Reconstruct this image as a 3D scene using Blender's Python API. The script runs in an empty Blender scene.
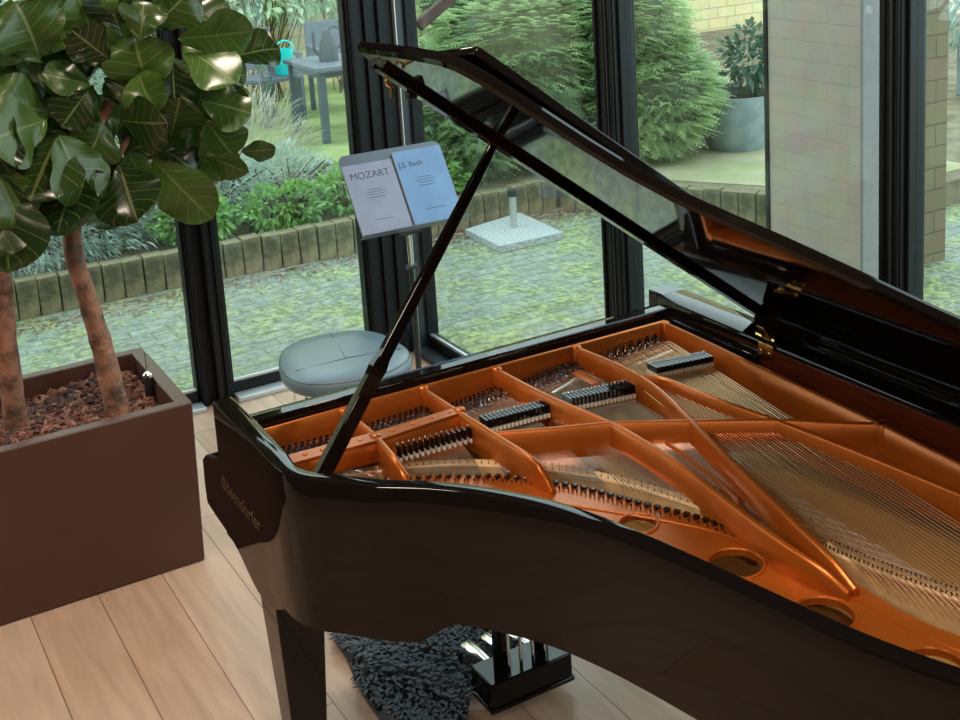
import bpy, bmesh, math, random
from mathutils import Vector, Matrix
random.seed(7)
S = bpy.context.scene
COL = S.collection
V = Vector
PI = math.pi

# ------------------------------------------------------------------ camera
H = 2.34
F = 1266.69
PX, PY = 521.34, 138.56
RM = Matrix(((0.854186, -0.152103, 0.497220), (-0.517136, -0.148718, 0.842886), (-0.054308, -0.977112, -0.205719)))
_x = V((RM[0][0], RM[1][0], RM[2][0])).normalized()
_z = V((RM[0][2], RM[1][2], RM[2][2])).normalized()
_y = _z.cross(_x).normalized(); _x = _y.cross(_z).normalized()
RM = Matrix((_x, _y, _z)).transposed()
cam = bpy.data.cameras.new('camera'); camo = bpy.data.objects.new('camera', cam); COL.objects.link(camo)
m = Matrix((_x, -_y, -_z)).transposed().to_4x4(); m.translation = V((0, 0, H))
camo.matrix_world = m
cam.sensor_fit = 'HORIZONTAL'; cam.sensor_width = 36; cam.lens = F / 960 * 36
cam.shift_x = (480 - PX) / 960; cam.shift_y = (PY - 360) / 960
cam.clip_start = 0.05; cam.clip_end = 200
S.camera = camo

def ray(x, y): return RM @ V((x - PX, y - PY, F))
def at(x, y, z=0.0):
    r = ray(x, y); t = (z - H) / r.z; return V((r.x * t, r.y * t, z))
def atX(x, y, X):
    r = ray(x, y); t = X / r.x; return V((X, r.y * t, H + r.z * t))
def atY(x, y, Y):
    r = ray(x, y); t = Y / r.y; return V((r.x * t, Y, H + r.z * t))

# ------------------------------------------------------------------ materials
def mat(name, col, rough=0.5, metal=0.0, coat=0.0, noise=0.0, nscale=20, bump=0.0, bscale=60, col2=None, spec=0.5, aniso=None):
    m = bpy.data.materials.new(name); m.use_nodes = True
    nt = m.node_tree; b = nt.nodes['Principled BSDF']
    b.inputs['Base Color'].default_value = (*col, 1); b.inputs['Roughness'].default_value = rough
    b.inputs['Metallic'].default_value = metal; b.inputs['Coat Weight'].default_value = coat
    b.inputs['Coat Roughness'].default_value = 0.03; b.inputs['Specular IOR Level'].default_value = spec
    if noise > 0 or col2:
        tc = nt.nodes.new('ShaderNodeTexCoord'); n = nt.nodes.new('ShaderNodeTexNoise')
        n.inputs['Scale'].default_value = nscale; n.inputs['Detail'].default_value = 5
        if aniso:
            mp = nt.nodes.new('ShaderNodeMapping'); mp.inputs['Scale'].default_value = aniso
            nt.links.new(tc.outputs['Object'], mp.inputs[0]); nt.links.new(mp.outputs[0], n.inputs['Vector'])
        else: nt.links.new(tc.outputs['Object'], n.inputs['Vector'])
        r = nt.nodes.new('ShaderNodeValToRGB')
        c2 = col2 or tuple(c * (1 - noise) for c in col)
        r.color_ramp.elements[0].position = 0.35; r.color_ramp.elements[1].position = 0.65
        r.color_ramp.elements[0].color = (*c2, 1); r.color_ramp.elements[1].color = (*col, 1)
        nt.links.new(n.outputs['Fac'], r.inputs[0]); nt.links.new(r.outputs[0], b.inputs['Base Color'])
    if bump > 0:
        tc = nt.nodes.new('ShaderNodeTexCoord'); n = nt.nodes.new('ShaderNodeTexNoise'); n.inputs['Scale'].default_value = bscale
        n.inputs['Detail'].default_value = 4
        nt.links.new(tc.outputs['Object'], n.inputs['Vector'])
        bp = nt.nodes.new('ShaderNodeBump'); bp.inputs['Strength'].default_value = bump; bp.inputs['Distance'].default_value = 0.01
        nt.links.new(n.outputs['Fac'], bp.inputs['Height']); nt.links.new(bp.outputs[0], b.inputs['Normal'])
    return m

LACQ = mat('black_lacquer', (0.006, 0.005, 0.005), 0.035, spec=0.29)
BLK = mat('satin_black', (0.012, 0.012, 0.013), 0.35)
FRAME = mat('anthracite_frame', (0.006, 0.007, 0.009), 0.38, spec=.25, noise=0.15, nscale=4)
FRAME2 = mat('anthracite_frame_light', (0.03, 0.037, 0.045), 0.32)
ALU = mat('aluminium', (0.62, 0.66, 0.70), 0.35, 0.6)
PLATE = mat('bronzed_iron_plate', (0.52, 0.135, 0.017), 0.30, 0.55, coat=0.15, noise=0.12, nscale=9, bump=0.05, bscale=300)
MAHO = mat('mahogany', (0.13, 0.024, 0.009), 0.3, coat=0.3, noise=0.35, nscale=6, aniso=(8, 1, 8))
SPRUCE = mat('spruce_soundboard', (0.62, 0.36, 0.11), 0.3, coat=0.4, noise=0.2, nscale=8, aniso=(12, 0.8, 1))
MAPLE = mat('maple_bridge', (0.72, 0.5, 0.26), 0.35, coat=0.2, noise=0.25, nscale=30)
STEEL = mat('string_steel', (0.78, 0.74, 0.70), 0.25, 1.0)
COPPER = mat('wound_copper', (0.80, 0.50, 0.30), 0.28, 1.0)
PIN = mat('blued_pin', (0.22, 0.22, 0.25), 0.18, 1.0)
BRASS = mat('brass', (0.85, 0.58, 0.22), 0.22, 1.0)
FELTW = mat('white_felt', (0.78, 0.76, 0.70), 0.9)
FELTR = mat('red_felt', (0.45, 0.03, 0.02), 0.9)
GOLD = mat('faded_gilt', (0.085, 0.045, 0.018), 0.5)
CHROME = mat('chrome', (0.85, 0.85, 0.86), 0.12, 1.0)
PLANTER = mat('brown_planter', (0.078, 0.03, 0.02), 0.45, noise=0.12, nscale=3)
SOIL = mat('potting_soil', (0.035, 0.02, 0.015), 0.95, noise=0.5, nscale=40, bump=0.8)
BARKM = [mat('bark_chip_red', (0.20, 0.06, 0.035), 0.75, noise=0.5, nscale=50), mat('bark_chip_dark', (0.07, 0.03, 0.022), 0.8, noise=0.4, nscale=50), mat('bark_chip_light', (0.34, 0.14, 0.09), 0.7, noise=0.4, nscale=60)]
TRUNK = mat('fig_trunk', (0.42, 0.19, 0.12), 0.75, col2=(0.085, 0.045, 0.03), nscale=14, bump=0.9, bscale=45)
WOODB = mat('outdoor_timber', (0.10, 0.055, 0.04), 0.7, noise=0.4, nscale=10)
SEAT = mat('grey_blue_leather', (0.125, 0.18, 0.22), 0.3, bump=0.12, bscale=250)
STANDM = mat('stand_sky_reflected', (0.10, 0.125, 0.17), 0.3)  # black metal, with the blue sky reflection put into its base colour
BOOKA = mat('lilac_cover', (0.25, 0.28, 0.40), 0.4, noise=0.12, nscale=12)
BOOKB = mat('blue_cover', (0.14, 0.27, 0.50), 0.38, noise=0.15, nscale=8)
PAGE = mat('paper', (0.6, 0.58, 0.52), 0.8)
INK = mat('print_ink', (0.05, 0.06, 0.09), 0.6)
STONE = mat('palisade_concrete', (0.25, 0.205, 0.115), 0.9, col2=(0.085, 0.08, 0.045), nscale=9, bump=0.7, bscale=40)
SLAB = mat('granite_slab', (0.42, 0.46, 0.47), 0.7, noise=0.45, nscale=60)
POTM = mat('pot_grey', (0.22, 0.29, 0.30), 0.6, noise=0.3, nscale=8)
CHAIRM = mat('garden_grey', (0.10, 0.12, 0.15), 0.5)
TURQ = mat('turquoise', (0.02, 0.55, 0.55), 0.4)
TIN = mat('dark_zinc', (0.02, 0.023, 0.026), 0.6)
PLASTER = mat('room_plaster', (0.10, 0.075, 0.058), 0.9, bump=0.05)
CEIL = mat('ceiling_paint', (0.16, 0.14, 0.12), 0.95)

def leafmat(name, col, col2, rough=0.5, nscale=4, trans=0.25):
    m = mat(name, col, rough, col2=col2, nscale=nscale)
    nt = m.node_tree; b = nt.nodes['Principled BSDF']; out = nt.nodes['Material Output']
    t = nt.nodes.new('ShaderNodeBsdfTranslucent'); t.inputs[0].default_value = (*[min(1, c * 1.5) for c in col], 1)
    mx = nt.nodes.new('ShaderNodeMixShader'); mx.inputs[0].default_value = trans
    nt.links.new(b.outputs[0], mx.inputs[1]); nt.links.new(t.outputs[0], mx.inputs[2]); nt.links.new(mx.outputs[0], out.inputs[0])
    return m
YEW = leafmat('conifer_green', (0.50, 0.62, 0.33), (0.20, 0.33, 0.17), nscale=5)
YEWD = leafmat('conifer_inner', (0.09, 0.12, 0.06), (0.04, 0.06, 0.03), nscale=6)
LAV = leafmat('grey_green_shrub', (0.40, 0.50, 0.44), (0.17, 0.24, 0.20), nscale=8)
GRN = leafmat('fresh_leaf', (0.24, 0.42, 0.12), (0.12, 0.26, 0.08), nscale=5)
PALE = leafmat('pale_leaf', (0.62, 0.74, 0.50), (0.25, 0.42, 0.25), nscale=5)
DRY = leafmat('dry_grass', (0.52, 0.51, 0.42), (0.34, 0.34, 0.27), nscale=6)
DARKG = leafmat('rhodo_leaf', (0.07, 0.14, 0.09), (0.04, 0.09, 0.06), nscale=5)

def fig_leaf_mat():
    m = bpy.data.materials.new('fiddle_leaf'); m.use_nodes = True
    nt = m.node_tree; b = nt.nodes['Principled BSDF']; out = nt.nodes['Material Output']; L = nt.links.new
    uv = nt.nodes.new('ShaderNodeUVMap'); sp = nt.nodes.new('ShaderNodeSeparateXYZ'); L(uv.outputs[0], sp.inputs[0])
    def mth(op, a, b_=None, **k):
        n = nt.nodes.new('ShaderNodeMath'); n.operation = op
        for i, v in enumerate((a, b_)):
            if v is None: continue
            if isinstance(v, (int, float)): n.inputs[i].default_value = v
            else: L(v, n.inputs[i])
        return n.outputs[0]
    au = mth('ABSOLUTE', mth('SUBTRACT', sp.outputs[0], 0.5))
    mid = mth('LESS_THAN', au, 0.022)
    ph = mth('FRACT', mth('SUBTRACT', mth('MULTIPLY', sp.outputs[1], 6.5), mth('MULTIPLY', au, 3.2)))
    vein = mth('LESS_THAN', ph, 0.055)
    v = mth('MAXIMUM', mid, vein)
    oi = nt.nodes.new('ShaderNodeObjectInfo')
    r = nt.nodes.new('ShaderNodeValToRGB'); L(oi.outputs['Random'], r.inputs[0])
    r.color_ramp.elements[0].color = (0.004, 0.011, 0.004, 1); r.color_ramp.elements[1].color = (0.012, 0.027, 0.007, 1); e_ = r.color_ramp.elements.new(.97); e_.color = (.05, .10, .018, 1)
    geo = nt.nodes.new('ShaderNodeNewGeometry')
    mb = nt.nodes.new('ShaderNodeMixRGB'); L(geo.outputs['Backfacing'], mb.inputs[0]); L(r.outputs[0], mb.inputs[1]); mb.inputs[2].default_value = (0.10, 0.12, 0.055, 1)
    mv = nt.nodes.new('ShaderNodeMixRGB'); L(mth('MULTIPLY', v, 0.38), mv.inputs[0]); L(mb.outputs[0], mv.inputs[1]); mv.inputs[2].default_value = (0.26, 0.30, 0.12, 1)
    L(mv.outputs[0], b.inputs['Base Color']); b.inputs['Roughness'].default_value = 0.24
    bp = nt.nodes.new('ShaderNodeBump'); bp.inputs['Strength'].default_value = 0.5; bp.inputs['Distance'].default_value = 0.004; bp.invert = True
    L(v, bp.inputs['Height']); L(bp.outputs[0], b.inputs['Normal'])
    t = nt.nodes.new('ShaderNodeBsdfTranslucent'); t.inputs[0].default_value = (0.12, 0.24, 0.02, 1)
    mx = nt.nodes.new('ShaderNodeMixShader'); mx.inputs[0].default_value = 0.10
    L(b.outputs[0], mx.inputs[1]); L(t.outputs[0], mx.inputs[2]); L(mx.outputs[0], out.inputs[0])
    return m
FIG = fig_leaf_mat()

def glass_mat():
    m = bpy.data.materials.new('window_glass'); m.use_nodes = True; nt = m.node_tree; nt.nodes.remove(nt.nodes['Principled BSDF'])
    out = nt.nodes['Material Output']
    t = nt.nodes.new('ShaderNodeBsdfTransparent'); t.inputs[0].default_value = (0.91, 0.985, 0.965, 1)
    g = nt.nodes.new('ShaderNodeBsdfGlossy'); g.inputs['Roughness'].default_value = 0.0
    lw = nt.nodes.new('ShaderNodeLayerWeight'); lw.inputs[0].default_value = .5
    pw = nt.nodes.new('ShaderNodeMath'); pw.operation = 'POWER'; pw.inputs[1].default_value = 4.5; nt.links.new(lw.outputs['Facing'], pw.inputs[0])
    fr = nt.nodes.new('ShaderNodeMath'); fr.operation = 'MULTIPLY_ADD'; fr.inputs[1].default_value = .8; fr.inputs[2].default_value = .035; nt.links.new(pw.outputs[0], fr.inputs[0])
    mx = nt.nodes.new('ShaderNodeMixShader')
    nt.links.new(fr.outputs[0], mx.inputs[0]); nt.links.new(t.outputs[0], mx.inputs[1]); nt.links.new(g.outputs[0], mx.inputs[2]); nt.links.new(mx.outputs[0], out.inputs[0])
    return m
GLASS = glass_mat()

def plank_mat():
    m = bpy.data.materials.new('oak_planks'); m.use_nodes = True; nt = m.node_tree; b = nt.nodes['Principled BSDF']; L = nt.links.new
    tc = nt.nodes.new('ShaderNodeTexCoord'); mp = nt.nodes.new('ShaderNodeMapping'); mp.inputs['Rotation'].default_value = (0, 0, PI / 2)
    mp.inputs['Location'].default_value = (0.28, -0.02, 0)
    L(tc.outputs['Object'], mp.inputs[0])
    br = nt.nodes.new('ShaderNodeTexBrick'); L(mp.outputs[0], br.inputs[0])
    br.inputs['Scale'].default_value = 1; br.inputs['Brick Width'].default_value = 2.1; br.inputs['Row Height'].default_value = 0.22
    br.inputs['Mortar Size'].default_value = 0.0018; br.inputs['Mortar Smooth'].default_value = 0.1; br.offset = 0.37
    br.inputs['Color1'].default_value = (0.53, 0.345, 0.245, 1); br.inputs['Color2'].default_value = (0.61, 0.43, 0.325, 1); br.inputs['Mortar'].default_value = (0.17, 0.095, 0.05, 1)
    mp2 = nt.nodes.new('ShaderNodeMapping'); mp2.inputs['Scale'].default_value = (9, 0.9, 1); L(tc.outputs['Object'], mp2.inputs[0])
    n = nt.nodes.new('ShaderNodeTexNoise'); n.inputs['Scale'].default_value = 2.2; n.inputs['Detail'].default_value = 8; n.inputs['Distortion'].default_value = 0.8; L(mp2.outputs[0], n.inputs[0])
    r = nt.nodes.new('ShaderNodeValToRGB'); r.color_ramp.elements[0].position = 0.3; r.color_ramp.elements[1].position = 0.7
    r.color_ramp.elements[0].color = (0.80, 0.77, 0.74, 1); r.color_ramp.elements[1].color = (1.06, 1.05, 1.05, 1); L(n.outputs['Fac'], r.inputs[0])
    mx = nt.nodes.new('ShaderNodeMixRGB'); mx.blend_type = 'MULTIPLY'; mx.inputs[0].default_value = 1; L(br.outputs['Color'], mx.inputs[1]); L(r.outputs[0], mx.inputs[2])
    # knots
    vo = nt.nodes.new('ShaderNodeTexVoronoi'); vo.inputs['Scale'].default_value = 1.6; vo.inputs['Randomness'].default_value = 1; L(tc.outputs['Object'], vo.inputs[0])
    rk = nt.nodes.new('ShaderNodeValToRGB'); rk.color_ramp.elements[0].position = 0.012; rk.color_ramp.elements[1].position = 0.03
    rk.color_ramp.elements[0].color = (0.35, 0.27, 0.22, 1); rk.color_ramp.elements[1].color = (1, 1, 1, 1); L(vo.outputs['Distance'], rk.inputs[0])
    mk = nt.nodes.new('ShaderNodeMixRGB'); mk.blend_type = 'MULTIPLY'; mk.inputs[0].default_value = 1; L(mx.outputs[0], mk.inputs[1]); L(rk.outputs[0], mk.inputs[2])
    L(mk.outputs[0], b.inputs['Base Color']); b.inputs['Roughness'].default_value = 0.38
    return m
FLOORM = plank_mat()

def paver_mat():
    m = bpy.data.materials.new('mossy_pavers'); m.use_nodes = True; nt = m.node_tree; b = nt.nodes['Principled BSDF']; L = nt.links.new
    tc = nt.nodes.new('ShaderNodeTexCoord')
    br = nt.nodes.new('ShaderNodeTexBrick'); L(tc.outputs['Object'], br.inputs[0])
    br.inputs['Scale'].default_value = 1; br.inputs['Brick Width'].default_value = 0.21; br.inputs['Row Height'].default_value = 0.105
    br.inputs['Mortar Size'].default_value = 0.008; br.inputs['Mortar Smooth'].default_value = 0.4
    br.inputs['Color1'].default_value = (0.19, 0.225, 0.20, 1); br.inputs['Color2'].default_value = (0.23, 0.265, 0.235, 1); br.inputs['Mortar'].default_value = (0.13, 0.165, 0.07, 1)
    n = nt.nodes.new('ShaderNodeTexNoise'); n.inputs['Scale'].default_value = 2.2; n.inputs['Detail'].default_value = 12; n.inputs['Roughness'].default_value = 0.82; L(tc.outputs['Object'], n.inputs[0])
    r = nt.nodes.new('ShaderNodeValToRGB'); r.color_ramp.elements[0].position = 0.46; r.color_ramp.elements[1].position = 0.58; L(n.outputs['Fac'], r.inputs[0])
    n2 = nt.nodes.new('ShaderNodeTexNoise'); n2.inputs['Scale'].default_value = 30; n2.inputs['Detail'].default_value = 6; L(tc.outputs['Object'], n2.inputs[0])
    r2 = nt.nodes.new('ShaderNodeValToRGB'); r2.color_ramp.elements[0].color = (0.12, 0.16, 0.05, 1); r2.color_ramp.elements[1].color = (0.32, 0.37, 0.10, 1); r2.color_ramp.elements[0].position = .35; r2.color_ramp.elements[1].position = .65; L(n2.outputs['Fac'], r2.inputs[0])
    mu = nt.nodes.new('ShaderNodeMath'); mu.operation = 'MULTIPLY'; L(r.outputs[0], mu.inputs[0]); mu.inputs[1].default_value = 0.75
    mx = nt.nodes.new('ShaderNodeMixRGB'); L(mu.outputs[0], mx.inputs[0]); L(br.outputs['Color'], mx.inputs[1]); L(r2.outputs[0], mx.inputs[2])
    r3 = nt.nodes.new('ShaderNodeValToRGB'); r3.color_ramp.elements[0].color = (.6, .6, .6, 1); r3.color_ramp.elements[1].color = (1.2, 1.2, 1.2, 1); r3.color_ramp.elements[0].position = .3; r3.color_ramp.elements[1].position = .7; L(n2.outputs['Fac'], r3.inputs[0])
    m3 = nt.nodes.new('ShaderNodeMixRGB'); m3.blend_type = 'MULTIPLY'; m3.inputs[0].default_value = 1; L(mx.outputs[0], m3.inputs[1]); L(r3.outputs[0], m3.inputs[2])
    L(m3.outputs[0], b.inputs['Base Color']); b.inputs['Roughness'].default_value = 0.75
    bp = nt.nodes.new('ShaderNodeBump'); bp.inputs['Strength'].default_value = 0.6; bp.inputs['Distance'].default_value = 0.01; L(n2.outputs['Fac'], bp.inputs['Height']); L(bp.outputs[0], b.inputs['Normal'])
    return m
PAVER = paver_mat()

def brick_mat(name, c1, c2, mo, w=0.42, h=0.1, ms=0.006, bump=0.4, axis=0):
    m = bpy.data.materials.new(name); m.use_nodes = True; nt = m.node_tree; b = nt.nodes['Principled BSDF']; L = nt.links.new
    tc = nt.nodes.new('ShaderNodeTexCoord'); sp = nt.nodes.new('ShaderNodeSeparateXYZ'); mp = nt.nodes.new('ShaderNodeCombineXYZ'); L(tc.outputs['Object'], sp.inputs[0]); L(sp.outputs[axis], mp.inputs[0]); L(sp.outputs[2], mp.inputs[1])
    br = nt.nodes.new('ShaderNodeTexBrick'); L(mp.outputs[0], br.inputs[0]); br.inputs['Scale'].default_value = 1
    br.inputs['Brick Width'].default_value = w; br.inputs['Row Height'].default_value = h; br.inputs['Mortar Size'].default_value = ms; br.inputs['Mortar Smooth'].default_value = .6
    br.inputs['Color1'].default_value = (*c1, 1); br.inputs['Color2'].default_value = (*c2, 1); br.inputs['Mortar'].default_value = (*mo, 1)
    n = nt.nodes.new('ShaderNodeTexNoise'); n.inputs['Scale'].default_value = 6; n.inputs['Detail'].default_value = 6; L(tc.outputs['Object'], n.inputs[0])
    ad = nt.nodes.new('ShaderNodeMixRGB'); ad.blend_type = 'MULTIPLY'; ad.inputs[0].default_value = .35; L(br.outputs['Color'], ad.inputs[1]); L(n.outputs['Color'], ad.inputs[2])
    L(ad.outputs[0], b.inputs['Base Color']); b.inputs['Roughness'].default_value = .85
    bp = nt.nodes.new('ShaderNodeBump'); bp.inputs['Strength'].default_value = bump; bp.inputs['Distance'].default_value = .01
    mh = nt.nodes.new('ShaderNodeMath'); mh.operation = 'SUBTRACT'; L(n.outputs['Fac'], mh.inputs[0]); L(br.outputs['Fac'], mh.inputs[1])
    L(mh.outputs[0], bp.inputs['Height']); L(bp.outputs[0], b.inputs['Normal'])
    return m
YBRICK = brick_mat('yellow_painted_brick', (0.78, 0.66, 0.36), (0.72, 0.60, 0.33), (0.55, 0.46, 0.27), 0.3, 0.14, 0.012)
PBRICK = brick_mat('pale_painted_brick', (0.42, 0.345, 0.295), (0.405, 0.335, 0.285), (0.36, 0.295, 0.25), 0.34, 0.11, 0.004, .25, 1)
TBRICK = brick_mat('tan_brick', (0.17, 0.13, 0.075), (0.20, 0.155, 0.09), (0.12, 0.095, 0.06), 0.3, 0.13, 0.008)
EARTH = mat('bed_earth', (0.20, 0.17, 0.11), 0.95, col2=(0.11, 0.085, 0.055), nscale=5, bump=0.8, bscale=40)
MOSS = mat('mossy_lawn', (0.33, 0.40, 0.15), 0.9, col2=(0.20, 0.26, 0.10), nscale=3, bump=0.8, bscale=50)

# ------------------------------------------------------------------ mesh helpers
class MB:
    def __init__(s): s.v = []; s.f = []; s.mi = []; s.uv = None; s.cm = 0
    def add(s, vs, fs):
        o = len(s.v); s.v += [tuple(v) for v in vs]
        for f in fs: s.f.append(tuple(i + o for i in f)); s.mi.append(s.cm)
        return s
    def box(s, x0, x1, y0, y1, z0, z1):
        return s.add([(x0,y0,z0),(x1,y0,z0),(x1,y1,z0),(x0,y1,z0),(x0,y0,z1),(x1,y0,z1),(x1,y1,z1),(x0,y1,z1)],
                     [(0,3,2,1),(4,5,6,7),(0,1,5,4),(1,2,6,5),(2,3,7,6),(3,0,4,7)])
    def hexa(s, b, t):
        return s.add(list(b) + list(t), [(0,3,2,1),(4,5,6,7),(0,1,5,4),(1,2,6,5),(2,3,7,6),(3,0,4,7)])
    def prism(s, pts, vec):      # closed 3D polygon extruded by vec
        n = len(pts); v = [V(p) for p in pts]; w = [p + V(vec) for p in v]
        fs = [tuple(range(n))[::-1], tuple(range(n, 2 * n))] + [(i, (i + 1) % n, n + (i + 1) % n, n + i) for i in range(n)]
        return s.add(v + w, fs)
    def tube(s, pts, r, n=8, cap=True, rs=None):
        pts = [V(p) for p in pts]; rings = []; prev = None
        for i, p in enumerate(pts):
            t = (pts[min(i + 1, len(pts) - 1)] - pts[max(i - 1, 0)]).normalized()
            if prev is None:
                u = t.cross(V((0, 0, 1)));
                if u.length < .05: u = t.cross(V((1, 0, 0)))
            else: u = prev - t * prev.dot(t)
            u.normalize(); prev = u; w = t.cross(u); rr = rs[i] if rs else r
            rings.append([p + (u * math.cos(2*PI*k/n) + w * math.sin(2*PI*k/n)) * rr for k in range(n)])
        vs = [q for R in rings for q in R]; fs = []
        for i in range(len(rings) - 1):
            for k in range(n): fs.append((i*n+k, i*n+(k+1)%n, (i+1)*n+(k+1)%n, (i+1)*n+k))
        if cap: fs.append(tuple(range(n))[::-1]); fs.append(tuple((len(rings)-1)*n+k for k in range(n)))
        return s.add(vs, fs)
    def lathe(s, prof, c=(0,0,0), n=24):
        vs = []; fs = []
        for (r, z) in prof:
            for k in range(n): vs.append((c[0]+r*math.cos(2*PI*k/n), c[1]+r*math.sin(2*PI*k/n), c[2]+z))
        for i in range(len(prof)-1):
            for k in range(n): fs.append((i*n+k, i*n+(k+1)%n, (i+1)*n+(k+1)%n, (i+1)*n+k))
        fs.append(tuple(range(n))[::-1]); fs.append(tuple((len(prof)-1)*n+k for k in range(n)))
        return s.add(vs, fs)
    def wall(s, path, th, z0, z1):   # strip along plan path; z0,z1 floats or lists; centred thickness
        P = [V((p[0], p[1])) for p in path]; n = len(P); vs = []
        g = lambda z, i: z[i] if isinstance(z, (list, tuple)) else z
        for i in range(n):
            t = (P[min(i+1,n-1)] - P[max(i-1,0)]).normalized(); nn = V((-t.y, t.x)) * th / 2
            a = P[i] + nn; b = P[i] - nn
            c = min(.004, th*.3); ai = P[i] + nn*(1-2*c/th); bi = P[i] - nn*(1-2*c/th)
            z_1 = g(z1, i); z_0 = g(z0, i)
            vs += [(a.x,a.y,z_0), (a.x,a.y,z_1-c), (ai.x,ai.y,z_1), (bi.x,bi.y,z_1), (b.x,b.y,z_1-c), (b.x,b.y,z_0)]
        fs = []
        for i in range(n-1):
            for k in range(6): fs.append((i*6+k, i*6+(k+1)%6, (i+1)*6+(k+1)%6, (i+1)*6+k))
        fs.append((5,4,3,2,1,0)); fs.append(tuple((n-1)*6+k for k in range(6)))
        return s.add(vs, fs)
    def build(s, name, mats, parent=None, smooth=35, bevel=0, local=True):
        me = bpy.data.meshes.new(name); vs = s.v
        o = bpy.data.objects.new(name, me)
        off = V((0,0,0))
        if parent is not None and local:
            q = parent
            while q is not None: off += q.location; q = q.parent
        me.from_pydata([tuple(V(v) - off) for v in vs], [], s.f)
        for mm in (mats if isinstance(mats, (list, tuple)) else [mats]): me.materials.append(mm)
        me.polygons.foreach_set('material_index', s.mi)
        bm = bmesh.new(); bm.from_mesh(me); bmesh.ops.recalc_face_normals(bm, faces=bm.faces)
        if smooth:
            a = math.radians(smooth)
            for f in bm.faces: f.smooth = True
            for e in bm.edges:
                if len(e.link_faces) != 2 or e.calc_face_angle(0) > a: e.smooth = False
        bm.to_mesh(me); bm.free()
        COL.objects.link(o)
        if parent is not None: o.parent = parent
        if bevel:
            b = o.modifiers.new('bevel', 'BEVEL'); b.width = bevel; b.segments = 2; b.limit_method = 'ANGLE'; b.angle_limit = math.radians(50)
        return o

def tag(o, label=None, cat=None, group=None, kind=None):
    if label: o['label'] = label
    if cat: o['category'] = cat
    if group: o['group'] = group
    if kind: o['kind'] = kind
    return o
def empty(name, loc=(0,0,0), rz=0):
    o = bpy.data.objects.new(name, None); o.empty_display_size = .1; o.location = loc; o.rotation_euler = (0,0,rz); COL.objects.link(o); return o
def copy_tree(o, parent=None):
    c = o.copy(); COL.objects.link(c); c.parent = parent
    for ch in [x for x in bpy.data.objects if x.parent == o]: copy_tree(ch, c)
    return c
def catmull(P, n=6, closed=False):
    P = [V(p) for p in P]; out = []; N = len(P)
    for i in range(N if closed else N-1):
        if closed: p0,p1,p2,p3 = P[(i-1)%N],P[i],P[(i+1)%N],P[(i+2)%N]
        else: p0,p1,p2,p3 = P[max(i-1,0)],P[i],P[i+1],P[min(i+2,N-1)]
        for k in range(n):
            t = k/n; out.append(0.5*((2*p1)+(p2-p0)*t+(2*p0-5*p1+4*p2-p3)*t*t+(3*p1-p0-3*p2+p3)*t**3))
    if not closed: out.append(P[-1])
    return out
def lerp(a, b, t): return a + (b - a) * t
def interp(path, s):   # point at fraction s of polyline
    L = [0]
    for i in range(len(path)-1): L.append(L[-1] + (V(path[i+1])-V(path[i])).length)
    d = s*L[-1]
    for i in range(len(path)-1):
        if d <= L[i+1] or i == len(path)-2: return V(path[i]).lerp(V(path[i+1]), (d-L[i])/max(1e-9, L[i+1]-L[i]))
def struct(name, mb, m, parent=None, **k):
    o = mb.build(name, m, parent, **k)
    if parent is None: o['kind'] = 'structure'
    return o
def text_mesh(name, body, size, M, m, parent, extrude=.0004, shear=0):
    cu = bpy.data.curves.new(name, 'FONT'); cu.body = body; cu.size = size; cu.extrude = extrude; cu.shear = shear; cu.align_x = 'CENTER'; cu.align_y = 'CENTER'
    t = bpy.data.objects.new('tmp', cu); COL.objects.link(t)
    dg = bpy.context.evaluated_depsgraph_get(); me = bpy.data.meshes.new_from_object(t.evaluated_get(dg))
    bpy.data.objects.remove(t); me.materials.clear(); me.materials.append(m)
    me.transform(M); o = bpy.data.objects.new(name, me); COL.objects.link(o)
    if parent: o.parent = parent
    return o

# ------------------------------------------------------------------ room shell
# the glazing makes an L: the front wall at y = RY1 and the right wall at x = GX
RX0, RY0, RY1, RZ, GX = -2.6, -3.2, 5.57, 3.0, 2.66
struct('floor', MB().box(RX0-.1, GX+.05, RY0-.1, RY1+.06, -.1, 0), FLOORM)
struct('ceiling', MB().box(RX0-.1, GX+.1, RY0-.1, RY1+.1, RZ, RZ+.1), CEIL)
struct('wall_rear', MB().box(RX0-.1, GX+.1, RY0-.1, RY0, 0, RZ), PLASTER)
struct('wall_left', MB().box(RX0-.1, RX0, RY0, RY1+.06, 0, RZ), PLASTER)
struct('wall_right', MB().box(GX-.05, GX+.1, RY0, 1.2, 0, RZ), PLASTER)
b_ = MB().box(RX0, GX+.05, RY1-.05, RY1+.1, 2.62, RZ); b_.box(GX-.05, GX+.1, 1.2, RY1+.1, 2.62, RZ); struct('wall_front', b_, FRAME)
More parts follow.
